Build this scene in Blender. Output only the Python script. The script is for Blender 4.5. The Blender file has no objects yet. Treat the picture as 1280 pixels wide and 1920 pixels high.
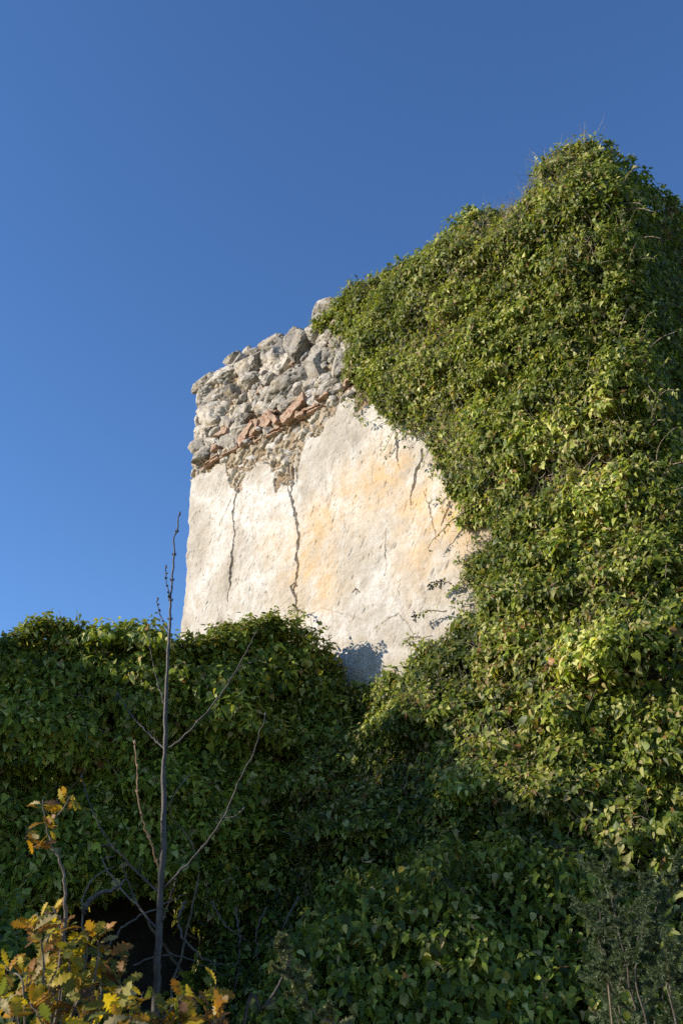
import bpy, math, random
import numpy as np
from mathutils import Vector
RNG = np.random.default_rng(7)
random.seed(7)
sc = bpy.context.scene
# ------------------------------------------------------------------ camera, sky, sun, exposure
EYE = 1.6
TILT = math.radians(26.16)
FPX = 35.0 / 36.0 * 1920.0
cam = bpy.data.cameras.new('camera')
cam.sensor_fit = 'VERTICAL'; cam.sensor_height = 36.0; cam.sensor_width = 24.0; cam.lens = 35.0
cam.clip_start = 0.05; cam.clip_end = 3000.0
cam.dof.use_dof = True; cam.dof.focus_distance = 11.0; cam.dof.aperture_fstop = 7.1
camo = bpy.data.objects.new('camera', cam); sc.collection.objects.link(camo)
camo.location = (0, 0, EYE); camo.rotation_euler = (math.pi / 2 + TILT, 0, 0)
sc.camera = camo
SUN_EL = math.radians(21.0)
SUN_AZ = math.radians(-97.0)          # compass style: 0 = +Y, negative = towards -X
S = np.array([math.sin(SUN_AZ) * math.cos(SUN_EL), math.cos(SUN_AZ) * math.cos(SUN_EL), math.sin(SUN_EL)])
w = bpy.data.worlds.new('World'); sc.world = w; w.use_nodes = True
nt = w.node_tree; bg = nt.nodes['Background']
sky = nt.nodes.new('ShaderNodeTexSky'); sky.sky_type = 'NISHITA'; sky.sun_disc = False
sky.sun_elevation = SUN_EL; sky.sun_rotation = SUN_AZ
sky.altitude = 1500; sky.air_density = 1.0; sky.dust_density = 0.1; sky.ozone_density = 3.5
hs = nt.nodes.new('ShaderNodeHueSaturation'); hs.inputs['Saturation'].default_value = 1.12; hs.inputs['Hue'].default_value = 0.505; hs.inputs['Value'].default_value = 1.04
nt.links.new(sky.outputs[0], hs.inputs['Color']); nt.links.new(hs.outputs[0], bg.inputs[0]); bg.inputs[1].default_value = 0.15
sl = bpy.data.lights.new('sun', 'SUN'); sl.energy = 4.8; sl.angle = math.radians(0.5); sl.color = (1.0, 0.89, 0.74)
so = bpy.data.objects.new('sun', sl); sc.collection.objects.link(so)
so.rotation_euler = Vector(S).to_track_quat('Z', 'Y').to_euler()
sc.view_settings.view_transform = 'Standard'; sc.view_settings.look = 'None'
sc.view_settings.exposure = 0.5; sc.view_settings.gamma = 1.0
sc.cycles.max_bounces = 6; sc.cycles.diffuse_bounces = 3; sc.cycles.glossy_bounces = 2
sc.cycles.transmission_bounces = 3; sc.cycles.transparent_max_bounces = 4
sc.cycles.use_denoising = False

# ------------------------------------------------------------------ geometry of the place
UP = np.array([0, 0, 1.0])
C0 = np.array([2.467, 7.006, 0.0])                 # near corner of the house
DV = np.array([-0.662, 0.749, 0.0]); DV /= np.linalg.norm(DV)   # along the front wall, away from the corner
NV = np.array([-DV[1], DV[0], 0.0])                # outward normal of the front wall
if NV[1] > 0: NV = -NV
EV = -NV                                            # along the side wall
N2 = -DV                                            # outward normal of the side wall
def ray(x, y):
    u = x - 640.0; v = 960.0 - y
    return np.array([u, FPX * math.cos(TILT) - v * math.sin(TILT), FPX * math.sin(TILT) + v * math.cos(TILT)])
def on_wall(x, y, off=0.0):                         # photo direction -> (t, z) on the front wall
    r = ray(x, y); e = np.array([0, 0, EYE])
    s = (np.dot(C0 - e, NV) * 1.0 + off) / np.dot(r, NV)
    p = e + r * s
    return float(np.dot(p - C0, DV)), float(p[2])
def at(x, y, Y):                                    # point at depth Y in that direction
    r = ray(x, y); return np.array([0, 0, EYE]) + r * (Y / r[1])
def wallpt(t, z, off): return C0 + np.multiply.outer(t, DV) + np.multiply.outer(off, NV) + np.multiply.outer(z, UP)

# ------------------------------------------------------------------ noise
_T2 = RNG.random((256, 256)); _T3 = RNG.random((32, 32, 32))
def vn2(x, y):
    x = np.asarray(x, float); y = np.asarray(y, float)
    i = np.floor(x).astype(int); j = np.floor(y).astype(int); a = x - i; b = y - j
    a = a * a * (3 - 2 * a); b = b * b * (3 - 2 * b)
    g = lambda p, q: _T2[p & 255, q & 255]
    return (g(i, j) * (1 - a) + g(i + 1, j) * a) * (1 - b) + (g(i, j + 1) * (1 - a) + g(i + 1, j + 1) * a) * b
def fbm2(x, y, o=4, s=0):
    r = 0; am = 0.5
    for k in range(o):
        r = r + am * vn2(x * 2 ** k + 17.3 * k + s, y * 2 ** k + 31.7 * k + s * 1.7); am *= 0.5
    return r / (1 - 0.5 ** o) - 0.5
def vn3(p):
    i = np.floor(p).astype(int); f = p - i; f = f * f * (3 - 2 * f); r = 0
    for dx in (0, 1):
        for dy in (0, 1):
            for dz in (0, 1):
                wt = (f[:, 0] if dx else 1 - f[:, 0]) * (f[:, 1] if dy else 1 - f[:, 1]) * (f[:, 2] if dz else 1 - f[:, 2])
                r = r + wt * _T3[(i[:, 0] + dx) & 31, (i[:, 1] + dy) & 31, (i[:, 2] + dz) & 31]
    return r
def fbm3(p, o=3):
    r = 0; am = 0.5
    for k in range(o): r = r + am * vn3(p * 2 ** k + 7.7 * k); am *= 0.5
    return r / (1 - 0.5 ** o) - 0.5
def voro(x, y, s=0):                                # F1, F2, cell id of a jittered grid
    i = np.floor(x).astype(int); j = np.floor(y).astype(int)
    f1 = np.full(x.shape, 9.0); f2 = np.full(x.shape, 9.0); cid = np.zeros(x.shape)
    for a in (-1, 0, 1):
        for b in (-1, 0, 1):
            p = i + a; q = j + b
            cx = p + _T2[(p + s) & 255, q & 255]; cy = q + _T2[(p + 91) & 255, (q + 37 + s) & 255]
            d = np.hypot(cx - x, cy - y); m = d < f1
            f2 = np.where(m, f1, np.minimum(f2, d)); cid = np.where(m, _T2[(p + 5) & 255, (q + 77) & 255], cid); f1 = np.where(m, d, f1)
    return f1, f2, cid
def shingle(t, z, cw, ch, seed):                    # overlapping drooping clumps: height 0..1 and the clump's own random number
    t = np.asarray(t, float); z = np.asarray(z, float); gi = np.floor(t / cw).astype(int); gj = np.floor(z / ch).astype(int)
    B = np.zeros(t.shape); ID = np.full(t.shape, 0.5)
    for a in (-1, 0, 1):
        for b in (-2, -1, 0, 1):
            p = gi + a + seed; q = gj + b
            cx = (gi + a + _T2[p & 255, q & 255]) * cw; cz = (q + _T2[(p + 91) & 255, (q + 37) & 255]) * ch
            A = 0.35 + 0.65 * _T2[(p + 11) & 255, (q + 59) & 255]; sc_ = 0.6 + 0.6 * _T2[(p + 151) & 255, (q + 9) & 255]
            u = (t - cx) / (cw * sc_); v = (z - cz) / (ch * sc_)
            pv = np.clip(np.minimum((v + 0.75 - 0.35 * u * u) / 0.22, (1.1 - v) / 1.5), 0, 1)
            h = A * np.sqrt(np.clip(1 - u * u, 0, 1)) * pv; m = h > B
            ID = np.where(m, _T2[(p + 77) & 255, (q + 121) & 255], ID); B = np.maximum(B, h)
    return B, ID
def unit(v): return v / np.maximum(np.linalg.norm(v, axis=-1, keepdims=True), 1e-9)
def inpoly(x, y, poly):
    x = np.asarray(x); r = np.zeros(x.shape, bool); n = len(poly)
    for k in range(n):
        x1, y1 = poly[k]; x2, y2 = poly[(k + 1) % n]
        c = ((y1 > y) != (y2 > y)) & (x < (x2 - x1) * (y - y1) / ((y2 - y1) if y2 != y1 else 1e-9) + x1)
        r ^= c
    return r
def segdist(x, y, line):                            # distance to a polyline and the position 0..1 along it
    d = np.full(np.shape(x), 99.0); par = np.zeros(np.shape(x)); n = len(line) - 1
    for k in range(n):
        ax, ay = line[k]; bx, by = line[k + 1]; vx, vy = bx - ax, by - ay
        u = np.clip(((x - ax) * vx + (y - ay) * vy) / (vx * vx + vy * vy + 1e-12), 0, 1)
        dd = np.hypot(x - ax - u * vx, y - ay - u * vy); m = dd < d
        par = np.where(m, (k + u) / n, par); d = np.minimum(d, dd)
    return d, par

# ------------------------------------------------------------------ objects and meshes
def link(o, parent=None):
    sc.collection.objects.link(o)
    if parent is not None: o.parent = parent
    return o
def raw_mesh(name, V, F, mat, parent=None, smooth=True, attrs=None, mats=None, origin=None):
    """V (n,3); F list of (m,k) index arrays of the same or different k"""
    me = bpy.data.meshes.new(name)
    V = np.ascontiguousarray(V, dtype=np.float32)
    if origin is not None: V = V - np.asarray(origin, dtype=np.float32)
    me.vertices.add(len(V)); me.vertices.foreach_set('co', V.ravel())
    if not isinstance(F, list): F = [F]
    F = [f for f in F if len(f)]
    loops = np.concatenate([f.ravel() for f in F]).astype(np.int32)
    tot = np.concatenate([np.full(len(f), f.shape[1]) for f in F]).astype(np.int32)
    st = np.concatenate([[0], np.cumsum(tot)[:-1]]).astype(np.int32)
    me.loops.add(len(loops)); me.loops.foreach_set('vertex_index', loops)
    me.polygons.add(len(tot)); me.polygons.foreach_set('loop_start', st); me.polygons.foreach_set('loop_total', tot)
    if smooth: me.polygons.foreach_set('use_smooth', np.ones(len(tot), bool))
    for k, a in (attrs or {}).items():
        a = np.asarray(a, np.float32)
        if a.ndim == 2:
            at_ = me.attributes.new(k, 'FLOAT_COLOR', 'POINT')
            if a.shape[1] == 3: a = np.hstack([a, np.ones((len(a), 1), np.float32)])
            at_.data.foreach_set('color', np.ascontiguousarray(a).ravel())
        else:
            at_ = me.attributes.new(k, 'FLOAT', 'POINT'); at_.data.foreach_set('value', np.ascontiguousarray(a))
    me.update(calc_edges=True); me.validate()
    me.materials.append(mat)
    o = bpy.data.objects.new(name, me)
    if origin is not None: o.location = [float(q) for q in origin]
    return link(o, parent)
def thing(name, label, cat, loc=(0, 0, 0), group=None):
    o = bpy.data.objects.new(name, None); o.empty_display_size = 0.2
    o['label'] = label; o['category'] = cat
    if group: o['group'] = group
    return link(o)
def tube_data(pts, rad, seg=6):
    P = np.asarray(pts, float); n = len(P); rad = np.broadcast_to(rad, (n,))
    T = np.gradient(P, axis=0); T = unit(T)
    a = np.array([0, 0, 1.0]) if abs(T[0, 2]) < 0.9 else np.array([1.0, 0, 0])
    u = unit(np.cross(T, a)); v = np.cross(T, u)
    an = np.arange(seg) * 2 * np.pi / seg
    V = P[:, None] + rad[:, None, None] * (np.cos(an)[None, :, None] * u[:, None] + np.sin(an)[None, :, None] * v[:, None])
    V = V.reshape(-1, 3)
    i = np.arange(n - 1)[:, None] * seg; j = np.arange(seg)[None]; k = (j + 1) % seg
    F = np.stack([i + j, i + k, i + seg + k, i + seg + j], -1).reshape(-1, 4)
    V = np.vstack([V, P[:1], P[-1:]])
    j = np.arange(seg); k = (j + 1) % seg; b = (n - 1) * seg
    cap = np.vstack([np.stack([k, j, np.full(seg, n * seg)], -1), np.stack([b + j, b + k, np.full(seg, n * seg + 1)], -1)])
    return V, F, cap
class Bag:                                          # gathers pieces into one mesh
    def __init__(s): s.V = []; s.Q = []; s.T = []; s.n = 0; s.A = []
    def add(s, V, Q=None, T=None, a=None):
        V = np.asarray(V)
        if Q is not None and len(Q): s.Q.append(np.asarray(Q) + s.n)
        if T is not None and len(T): s.T.append(np.asarray(T) + s.n)
        s.V.append(V); s.n += len(V)
        if a is not None: s.A.append(np.broadcast_to(np.asarray(a, float), (len(V), 3)))
    def tube(s, pts, rad, seg=6, a=None):
        V, F, c = tube_data(pts, rad, seg); s.add(V, F, c, a)
    def build(s, name, mat, parent=None, smooth=True):
        F = []
        if s.Q: F.append(np.vstack(s.Q))
        if s.T: F.append(np.vstack(s.T))
        return raw_mesh(name, np.vstack(s.V), F, mat, parent, smooth, {'tone': np.vstack(s.A)} if s.A else None)
def smoothline(pts, n=24, jit=0.0):
    P = np.asarray(pts, float); m = len(P)
    if m < 3:
        u = np.linspace(0, 1, n)[:, None]; Q = P[0] * (1 - u) + P[-1] * u
    else:
        E = np.vstack([2 * P[0] - P[1], P, 2 * P[-1] - P[-2]]); Q = []
        for s_ in np.linspace(0, m - 1 - 1e-6, n):
            k = int(s_); f = s_ - k; p0, p1, p2, p3 = E[k:k + 4]
            Q.append(0.5 * ((2 * p1) + (-p0 + p2) * f + (2 * p0 - 5 * p1 + 4 * p2 - p3) * f * f + (-p0 + 3 * p1 - 3 * p2 + p3) * f ** 3))
        Q = np.array(Q)
    if jit: Q[1:-1] += RNG.normal(0, jit, Q[1:-1].shape)
    return Q

# ------------------------------------------------------------------ materials
def new_mat(name):
    m = bpy.data.materials.new(name); m.use_nodes = True
    n = m.node_tree; b = n.nodes['Principled BSDF']; return m, n, b
def N(n, typ, **kw):
    q = n.nodes.new(typ)
    for k, v in kw.items():
        if isinstance(k, str) and k in q.inputs: q.inputs[k].default_value = v
        else: setattr(q, k, v)
    return q
def ramp(n, src, stops):
    r = n.nodes.new('ShaderNodeValToRGB'); cr = r.color_ramp
    while len(cr.elements) < len(stops): cr.elements.new(0.5)
    for e, (p, c) in zip(cr.elements, stops):
        e.position = p; e.color = tuple(c) + (1,) if not isinstance(c, float) else (c, c, c, 1)
    n.links.new(src, r.inputs[0]); return r.outputs[0]
def mixc(n, fac, a, b, mode='MIX'):
    q = n.nodes.new('ShaderNodeMix'); q.data_type = 'RGBA'; q.blend_type = mode
    for i, s_ in ((0, fac), (6, a), (7, b)):
        if hasattr(s_, 'links') or hasattr(s_, 'is_linked'): n.links.new(s_, q.inputs[i])
        else: q.inputs[i].default_value = s_ if i == 0 else tuple(s_) + (1,)
    return q.outputs[2]
def noise(n, scale, detail=6, rough=0.6, dist=0.0, vec=None):
    q = N(n, 'ShaderNodeTexNoise'); q.inputs['Scale'].default_value = scale; q.inputs['Detail'].default_value = detail
    q.inputs['Roughness'].default_value = rough; q.inputs['Distortion'].default_value = dist
    if vec is None:
        tc = N(n, 'ShaderNodeTexCoord'); vec = tc.outputs['Object']
    n.links.new(vec, q.inputs['Vector']); return q.outputs[0]
def attr(n, name, out='Color'):
    q = n.nodes.new('ShaderNodeAttribute'); q.attribute_name = name; return q.outputs[out]
def leaf_material(name, rough=0.46, trans=0.36, under=0.35, spec=0.30):
    m, n, b = new_mat(name)
    c = attr(n, 'tone')
    geo = N(n, 'ShaderNodeNewGeometry')
    nz = noise(n, 60, 2)
    c1 = mixc(n, ramp(n, nz, [(0.35, 0.0), (0.7, 0.35)]), c, (0.10, 0.13, 0.03))
    pale = mixc(n, under, c1, (0.16, 0.19, 0.09))
    col = mixc(n, geo.outputs['Backfacing'], c1, pale)
    n.links.new(col, b.inputs['Base Color']); b.inputs['Roughness'].default_value = rough
    b.inputs['Specular IOR Level'].default_value = spec
    tr = N(n, 'ShaderNodeBsdfTranslucent')
    n.links.new(mixc(n, 1.0, col, (1.5, 1.5, 0.5), 'MULTIPLY'), tr.inputs[0])
    mx = N(n, 'ShaderNodeMixShader'); mx.inputs[0].default_value = trans
    n.links.new(b.outputs[0], mx.inputs[1]); n.links.new(tr.outputs[0], mx.inputs[2])
    n.links.new(mx.outputs[0], n.nodes['Material Output'].inputs[0])
    return m
M_IVY = leaf_material('ivy_leaf')
M_OAK = leaf_material('oak_leaf', rough=0.55, trans=0.4, under=0.15, spec=0.3)
M_NEEDLE = leaf_material('juniper_needle', rough=0.5, trans=0.2, under=0.3)
def bark(name, c1, c2, sc_=25, rough=0.75):
    m, n, b = new_mat(name)
    nz = noise(n, sc_, 6, 0.65); n.links.new(ramp(n, nz, [(0.35, c1), (0.65, c2)]), b.inputs['Base Color'])
    b.inputs['Roughness'].default_value = rough
    bp = N(n, 'ShaderNodeBump'); bp.inputs['Strength'].default_value = 0.5; bp.inputs['Distance'].default_value = 0.004
    n.links.new(noise(n, sc_ * 6, 5), bp.inputs['Height']); n.links.new(bp.outputs[0], b.inputs['Normal'])
    return m
M_STEM = bark('ivy_stem_bark', (0.10, 0.075, 0.05), (0.30, 0.24, 0.17))
M_DEAD = bark('dead_stem', (0.22, 0.17, 0.12), (0.42, 0.36, 0.28))
M_SAP = bark('sapling_bark', (0.020, 0.016, 0.013), (0.058, 0.048, 0.041), 30, 0.55)
M_TAN = bark('tan_bark', (0.22, 0.12, 0.06), (0.32, 0.2, 0.11), 30, 0.6)
M_OAKB = bark('oak_bark', (0.08, 0.06, 0.045), (0.17, 0.14, 0.11), 25)
M_BERRY, _n, _b = new_mat('ivy_berry'); _b.inputs['Base Color'].default_value = (0.012, 0.010, 0.014, 1); _b.inputs['Roughness'].default_value = 0.4
M_STRAW = bark('straw', (0.20, 0.14, 0.08), (0.3, 0.22, 0.14))

# plaster / rubble wall
M_WALL, n, b = new_mat('lime_plaster')
pl = attr(n, 'plaster', 'Fac'); stn = attr(n, 'stain', 'Fac'); cid = attr(n, 'cell', 'Fac')
big = noise(n, 1.1, 8, 0.65, 0.4); mid = noise(n, 5.0, 8, 0.7, 0.6); fine = noise(n, 30, 8, 0.78); mid2 = noise(n, 12, 9, 0.75, 0.8)
base = ramp(n, big, [(0.36, (0.34, 0.30, 0.245)), (0.46, (0.51, 0.47, 0.41)), (0.58, (0.66, 0.63, 0.58))])
base = mixc(n, ramp(n, mid, [(0.38, 0.8), (0.53, 0.0)]), base, (0.43, 0.375, 0.295))
base = mixc(n, ramp(n, mid2, [(0.36, 0.7), (0.50, 0.0)]), base, (0.42, 0.36, 0.28))
base = mixc(n, ramp(n, fine, [(0.30, 0.8), (0.45, 0.0)]), base, (0.27, 0.235, 0.19))
smod = N(n, 'ShaderNodeMath', operation='MULTIPLY'); n.links.new(stn, smod.inputs[0])
n.links.new(ramp(n, noise(n, 3.2, 7, 0.7, 1.2), [(0.34, 0.08), (0.62, 0.95)]), smod.inputs[1])
base = mixc(n, smod.outputs[0], base, (0.62, 0.41, 0.19))
grs = attr(n, 'grey', 'Fac')
gm = N(n, 'ShaderNodeMath', operation='MULTIPLY'); n.links.new(grs, gm.inputs[0]); n.links.new(ramp(n, noise(n, 2.0, 8, 0.7, 0.8), [(0.38, 0.15), (0.58, 1.0)]), gm.inputs[1])
base = mixc(n, gm.outputs[0], base, (0.36, 0.32, 0.25))
rub = ramp(n, cid, [(0.0, (0.30, 0.21, 0.13)), (0.4, (0.40, 0.32, 0.22)), (0.75, (0.52, 0.45, 0.34)), (1.0, (0.62, 0.57, 0.47))])
rub = mixc(n, ramp(n, mid, [(0.35, 0.5), (0.6, 0.0)]), rub, (0.26, 0.19, 0.12))
rub = mixc(n, ramp(n, fine, [(0.3, 0.5), (0.5, 0.0)]), rub, (0.2, 0.16, 0.12))
col = mixc(n, pl, rub, base)
n.links.new(col, b.inputs['Base Color']); b.inputs['Roughness'].default_value = 0.92; b.inputs['Specular IOR Level'].default_value = 0.2
bp = N(n, 'ShaderNodeBump'); bp.inputs['Strength'].default_value = 0.7; bp.inputs['Distance'].default_value = 0.012
n.links.new(noise(n, 45, 8, 0.75), bp.inputs['Height']); n.links.new(bp.outputs[0], b.inputs['Normal'])
# rocks
M_ROCK, n, b = new_mat('limestone')
c = attr(n, 'tone'); nz = noise(n, 7, 8, 0.7, 0.5); n2 = noise(n, 40, 6, 0.75)
c = mixc(n, ramp(n, nz, [(0.42, 0.85), (0.54, 0.0)]), c, (0.19, 0.17, 0.145))
c = mixc(n, ramp(n, noise(n, 4, 6, 0.6), [(0.52, 0.0), (0.66, 0.6)]), c, (0.42, 0.33, 0.21))
c = mixc(n, ramp(n, n2, [(0.30, 0.4), (0.42, 0.0)]), c, (0.20, 0.175, 0.14))
n.links.new(c, b.inputs['Base Color']); b.inputs['Roughness'].default_value = 0.9; b.inputs['Specular IOR Level'].default_value = 0.2
bp = N(n, 'ShaderNodeBump'); bp.inputs['Strength'].default_value = 0.9; bp.inputs['Distance'].default_value = 0.02
n.links.new(noise(n, 30, 9, 0.75), bp.inputs['Height']); n.links.new(bp.outputs[0], b.inputs['Normal'])
# terracotta
M_TILE, n, b = new_mat('terracotta')
c = ramp(n, noise(n, 9, 7, 0.7), [(0.3, (0.17, 0.08, 0.05)), (0.5, (0.29, 0.135, 0.08)), (0.7, (0.36, 0.22, 0.145))])
c = mixc(n, ramp(n, noise(n, 25, 6, 0.7), [(0.42, 0.0), (0.56, 0.85)]), c, (0.42, 0.33, 0.235))
n.links.new(c, b.inputs['Base Color']); b.inputs['Roughness'].default_value = 0.9
bp = N(n, 'ShaderNodeBump'); bp.inputs['Strength'].default_value = 0.6; bp.inputs['Distance'].default_value = 0.008
n.links.new(noise(n, 50, 7, 0.7), bp.inputs['Height']); n.links.new(bp.outputs[0], b.inputs['Normal'])
# old masonry (behind ivy)
M_OLD, n, b = new_mat('old_masonry')
vo = N(n, 'ShaderNodeTexVoronoi'); vo.inputs['Scale'].default_value = 5; tc = N(n, 'ShaderNodeTexCoord'); n.links.new(tc.outputs['Object'], vo.inputs['Vector'])
c = mixc(n, ramp(n, noise(n, 4, 6), [(0.4, 0.0), (0.6, 1.0)]), (0.16, 0.12, 0.085), (0.30, 0.25, 0.19))
c = mixc(n, ramp(n, vo.outputs['Distance'], [(0.3, 0.0), (0.6, 0.7)]), c, (0.10, 0.08, 0.06))
n.links.new(c, b.inputs['Base Color']); b.inputs['Roughness'].default_value = 0.95
M_DARK, n, b = new_mat('shade_dark_masonry')  # near-black base colour paints the hollow's shade on to the wall
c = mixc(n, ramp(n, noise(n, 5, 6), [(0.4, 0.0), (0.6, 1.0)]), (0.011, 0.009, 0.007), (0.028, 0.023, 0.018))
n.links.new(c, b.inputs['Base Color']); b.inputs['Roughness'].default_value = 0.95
M_GROUND, n, b = new_mat('dry_autumn_grass')
c = mixc(n, ramp(n, noise(n, 0.6, 8, 0.7), [(0.4, 0.0), (0.6, 1.0)]), (0.30, 0.24, 0.13), (0.19, 0.19, 0.07))
n.links.new(c, b.inputs['Base Color']); b.inputs['Roughness'].default_value = 0.95

# ------------------------------------------------------------------ ground
gx = np.concatenate([-np.geomspace(900, 14, 14), np.linspace(-12, 12, 90), np.geomspace(14, 900, 14)])
X, Y = np.meshgrid(gx, gx, indexing='ij')
Z = 0.25 * fbm2(X * 0.3, Y * 0.3, 3) * (np.hypot(X, Y) < 200) - 0.05
m_ = len(gx); I = np.arange(m_ * m_).reshape(m_, m_)
F = np.stack([I[:-1, :-1], I[1:, :-1], I[1:, 1:], I[:-1, 1:]], -1).reshape(-1, 4)
g = raw_mesh('ground', np.stack([X, Y, Z], -1).reshape(-1, 3), F, M_GROUND); g['kind'] = 'structure'

# ------------------------------------------------------------------ the ruined house
house = thing('ruined_house', 'ruined stone house with cracked cream plaster and broken rubble wall top, half under ivy', 'ruined house')
house.location = [0, 0, 0]
K = lambda cx, cy: (330 + cx / 3.2, 540 + cy / 3.2)      # enlarged-crop coordinates -> photo coordinates
# outline of the wall top (t, z)
top_px = [(372, 728), (400, 700), (420, 690), (450, 675), (500, 655), (535, 650), (548, 672), (556, 690), (566, 655), (590, 632), (615, 600), (660, 575), (700, 560), (770, 520), (850, 465), (900, 440), (980, 430), (1010, 400), (1040, 330), (1118, 300)]
TOP = sorted([on_wall(*p) for p in top_px])
TT = np.array([p[0] for p in TOP]); TZ = np.array([p[1] for p in TOP])
topz = lambda t: np.interp(t, TT, TZ)
end_px = [(332, 1230), (337, 1170), (344, 1060), (349, 1000), (352, 960), (357, 900), (361, 880), (365, 830), (367, 760), (372, 725)]
EN = sorted([on_wall(*p)[::-1] for p in end_px]); EZ = np.array([p[0] for p in EN]); ET = np.array([p[1] for p in EN])
tend = lambda z: np.interp(z, EZ, ET)
T_END = float(ET.mean())
tile_line = [on_wall(*K(*p)) for p in [(85, 1135), (210, 1060), (300, 1000), (400, 950), (530, 890), (650, 845), (780, 765), (870, 720), (960, 660), (1075, 600)]]
TL = sorted(tile_line); tl = lambda t: np.interp(t, [p[0] for p in TL], [p[1] for p in TL])
plaster_edge = [K(*p) for p in [(60, 1160), (200, 1090), (285, 1050), (300, 1120), (320, 1180), (345, 1225), (380, 1215), (425, 1110), (470, 1070), (530, 1060), (560, 1070), (585, 1180), (610, 1230), (640, 1190), (690, 1190), (712, 1160), (702, 1040), (715, 950), (770, 890), (860, 880), (890, 830), (925, 780), (985, 700), (1030, 650), (1060, 650), (1075, 760), (1110, 740), (1150, 700), (1230, 690), (1300, 640), (1500, 500)]]
PE = sorted([on_wall(*p) for p in plaster_edge])
PEpoly = PE + [(9.0, -2.0), (-1.0, -2.0)]
# fine height field of the front wall
ST = 0.0068
ts = np.arange(1.15, T_END + 0.45, ST); zs = np.arange(EYE + 2.1, TZ.max() - 0.2, ST)
Tg, Zg = np.meshgrid(ts, zs, indexing='ij')
wx = fbm2(Tg * 7, Zg * 7, 5, 3) * 0.15; wz = fbm2(Tg * 7, Zg * 7, 5, 40) * 0.15
pmask = inpoly(Tg + wx, Zg + wz, PEpoly).astype(float)
def blur(a, k):
    for ax in (0, 1):
        a = sum(np.roll(a, s_, ax) for s_ in range(-k, k + 1)) / (2 * k + 1)
    return a
ps = blur(pmask, 1)
f1, f2, cell = voro(Tg * 7 + fbm2(Tg * 5, Zg * 5, 4) * 2.6, Zg * 9 + fbm2(Tg * 5, Zg * 5, 4, 9) * 2.6)
g1, g2, cell2 = voro(Tg * 20 + fbm2(Tg * 9, Zg * 9, 2) * 1.5, Zg * 24, 50)
stone = np.clip((f2 - f1) * 2.2, 0, 1) ** 0.5 * (0.35 + 0.9 * cell) * 0.07
stone += np.clip((g2 - g1) * 2.0, 0, 1) ** 0.5 * 0.014 * (0.2 + cell2)
rubble = -0.055 + stone + fbm2(Tg * 12, Zg * 12, 4, 7) * 0.035
undul = fbm2(Tg * 0.9, Zg * 0.9, 3, 5) * 0.05 + fbm2(Tg * 3.2, Zg * 3.8, 4, 15) * 0.014
troww = fbm2(Tg * 7 + Zg * 4, Zg * 14 - Tg * 5, 4, 25) * 0.019 + fbm2(Tg * 45, Zg * 45, 3, 33) * 0.006
qa = Tg * 0.8 + Zg * 0.6; qb = -Tg * 0.6 + Zg * 0.8
pits = -np.clip(fbm2(qa * 30, qb * 11, 4, 61) - 0.20, 0, 1) * 0.09 - np.clip(fbm2(Tg * 60, Zg * 60, 2, 63) - 0.30, 0, 1) * 0.05
surf = undul + troww + pits
# lost flakes of skim
fl = np.clip((fbm2(Tg * 2.6, Zg * 2.6, 5, 71) - 0.10) * 30, 0, 1) * 0.006
surf = surf - fl
rubble = rubble - 0.03 * np.clip((Zg - tl(Tg)) / 0.1, 0, 1)
off = rubble * (1 - ps) + surf * ps + (1 - ps) * undul
grooves = np.zeros_like(Tg)
cracks = [([(447, 915), (441, 935), (437, 960), (441, 1000), (437, 1020), (436, 1045), (432, 1075), (433, 1090), (428, 1112), (426, 1138)], 0.024, [0.3, .7, .6, .5, 1.2, 1.3, .6, .25, .1]),
          ([(548, 875), (549, 905), (544, 930), (553, 955), (557, 980), (562, 1005), (558, 1040), (559, 1070), (556, 1095), (551, 1110), (555, 1125), (558, 1160)], 0.022, [.9, .7, .6, .8, 1.0, .9, 1.1, .9, .6, .9, .8, .7]),
          ([(791, 842), (789, 865), (781, 880), (778, 900), (770, 925), (770, 955)], 0.022, [.4, .8, 1.2, 1.1, .3, .15]),
          ([(741, 812), (745, 838), (742, 850), (747, 878)], 0.017, [.7, .8, .6, .1]),
          ([(795, 920), (804, 955), (812, 985), (817, 1020)], 0.007, [.6, .8, .6, .3]),
          ([(845, 940), (834, 965), (828, 985)], 0.009, [.6, .9, .5]),
          ([(724, 990), (721, 1030), (722, 1080)], 0.005, [.5, .9, .5]),
          ([(660, 1110), (668, 1104), (672, 1112)], 0.010, [.6, .9, .3]),
          ([(548, 1108), (545, 1100), (552, 1094), (557, 1099)], 0.010, [.8, .9, .8]),
          ([(700, 1180), (745, 1150), (760, 1165), (772, 1190)], 0.004, [.7, .7, .7]),
          ([(536, 905), (541, 922), (546, 935)], 0.010, [.5, .8, .7]),
          ([(412, 985), (424, 955), (432, 935)], 0.006, [.5, .8, .5]),
          ([(600, 1140), (640, 1150), (690, 1165)], 0.003, [.5, .8, .5])]
for line, wd, prof in cracks:
    L = [on_wall(*p) for p in line]
    jx = fbm2(Tg * 14, Zg * 14, 3, 81) * 0.07
    d, par = segdist(Tg + jx, Zg + jx * 0.3, L)
    wloc = 0.85 * wd * np.interp(par, np.linspace(0, 1, len(prof)), prof) * (0.75 + 0.9 * (fbm2(Tg * 20, Zg * 20, 2, 99) + 0.25))
    dep = np.clip((wloc - d) / 0.006 + 0.5, 0, 1)
    grooves = np.maximum(grooves, dep * np.clip(wloc * 12, 0.02, 0.23))
off = off - grooves
ps = ps * (1 - 1.0 * (grooves > 0.03))
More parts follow.
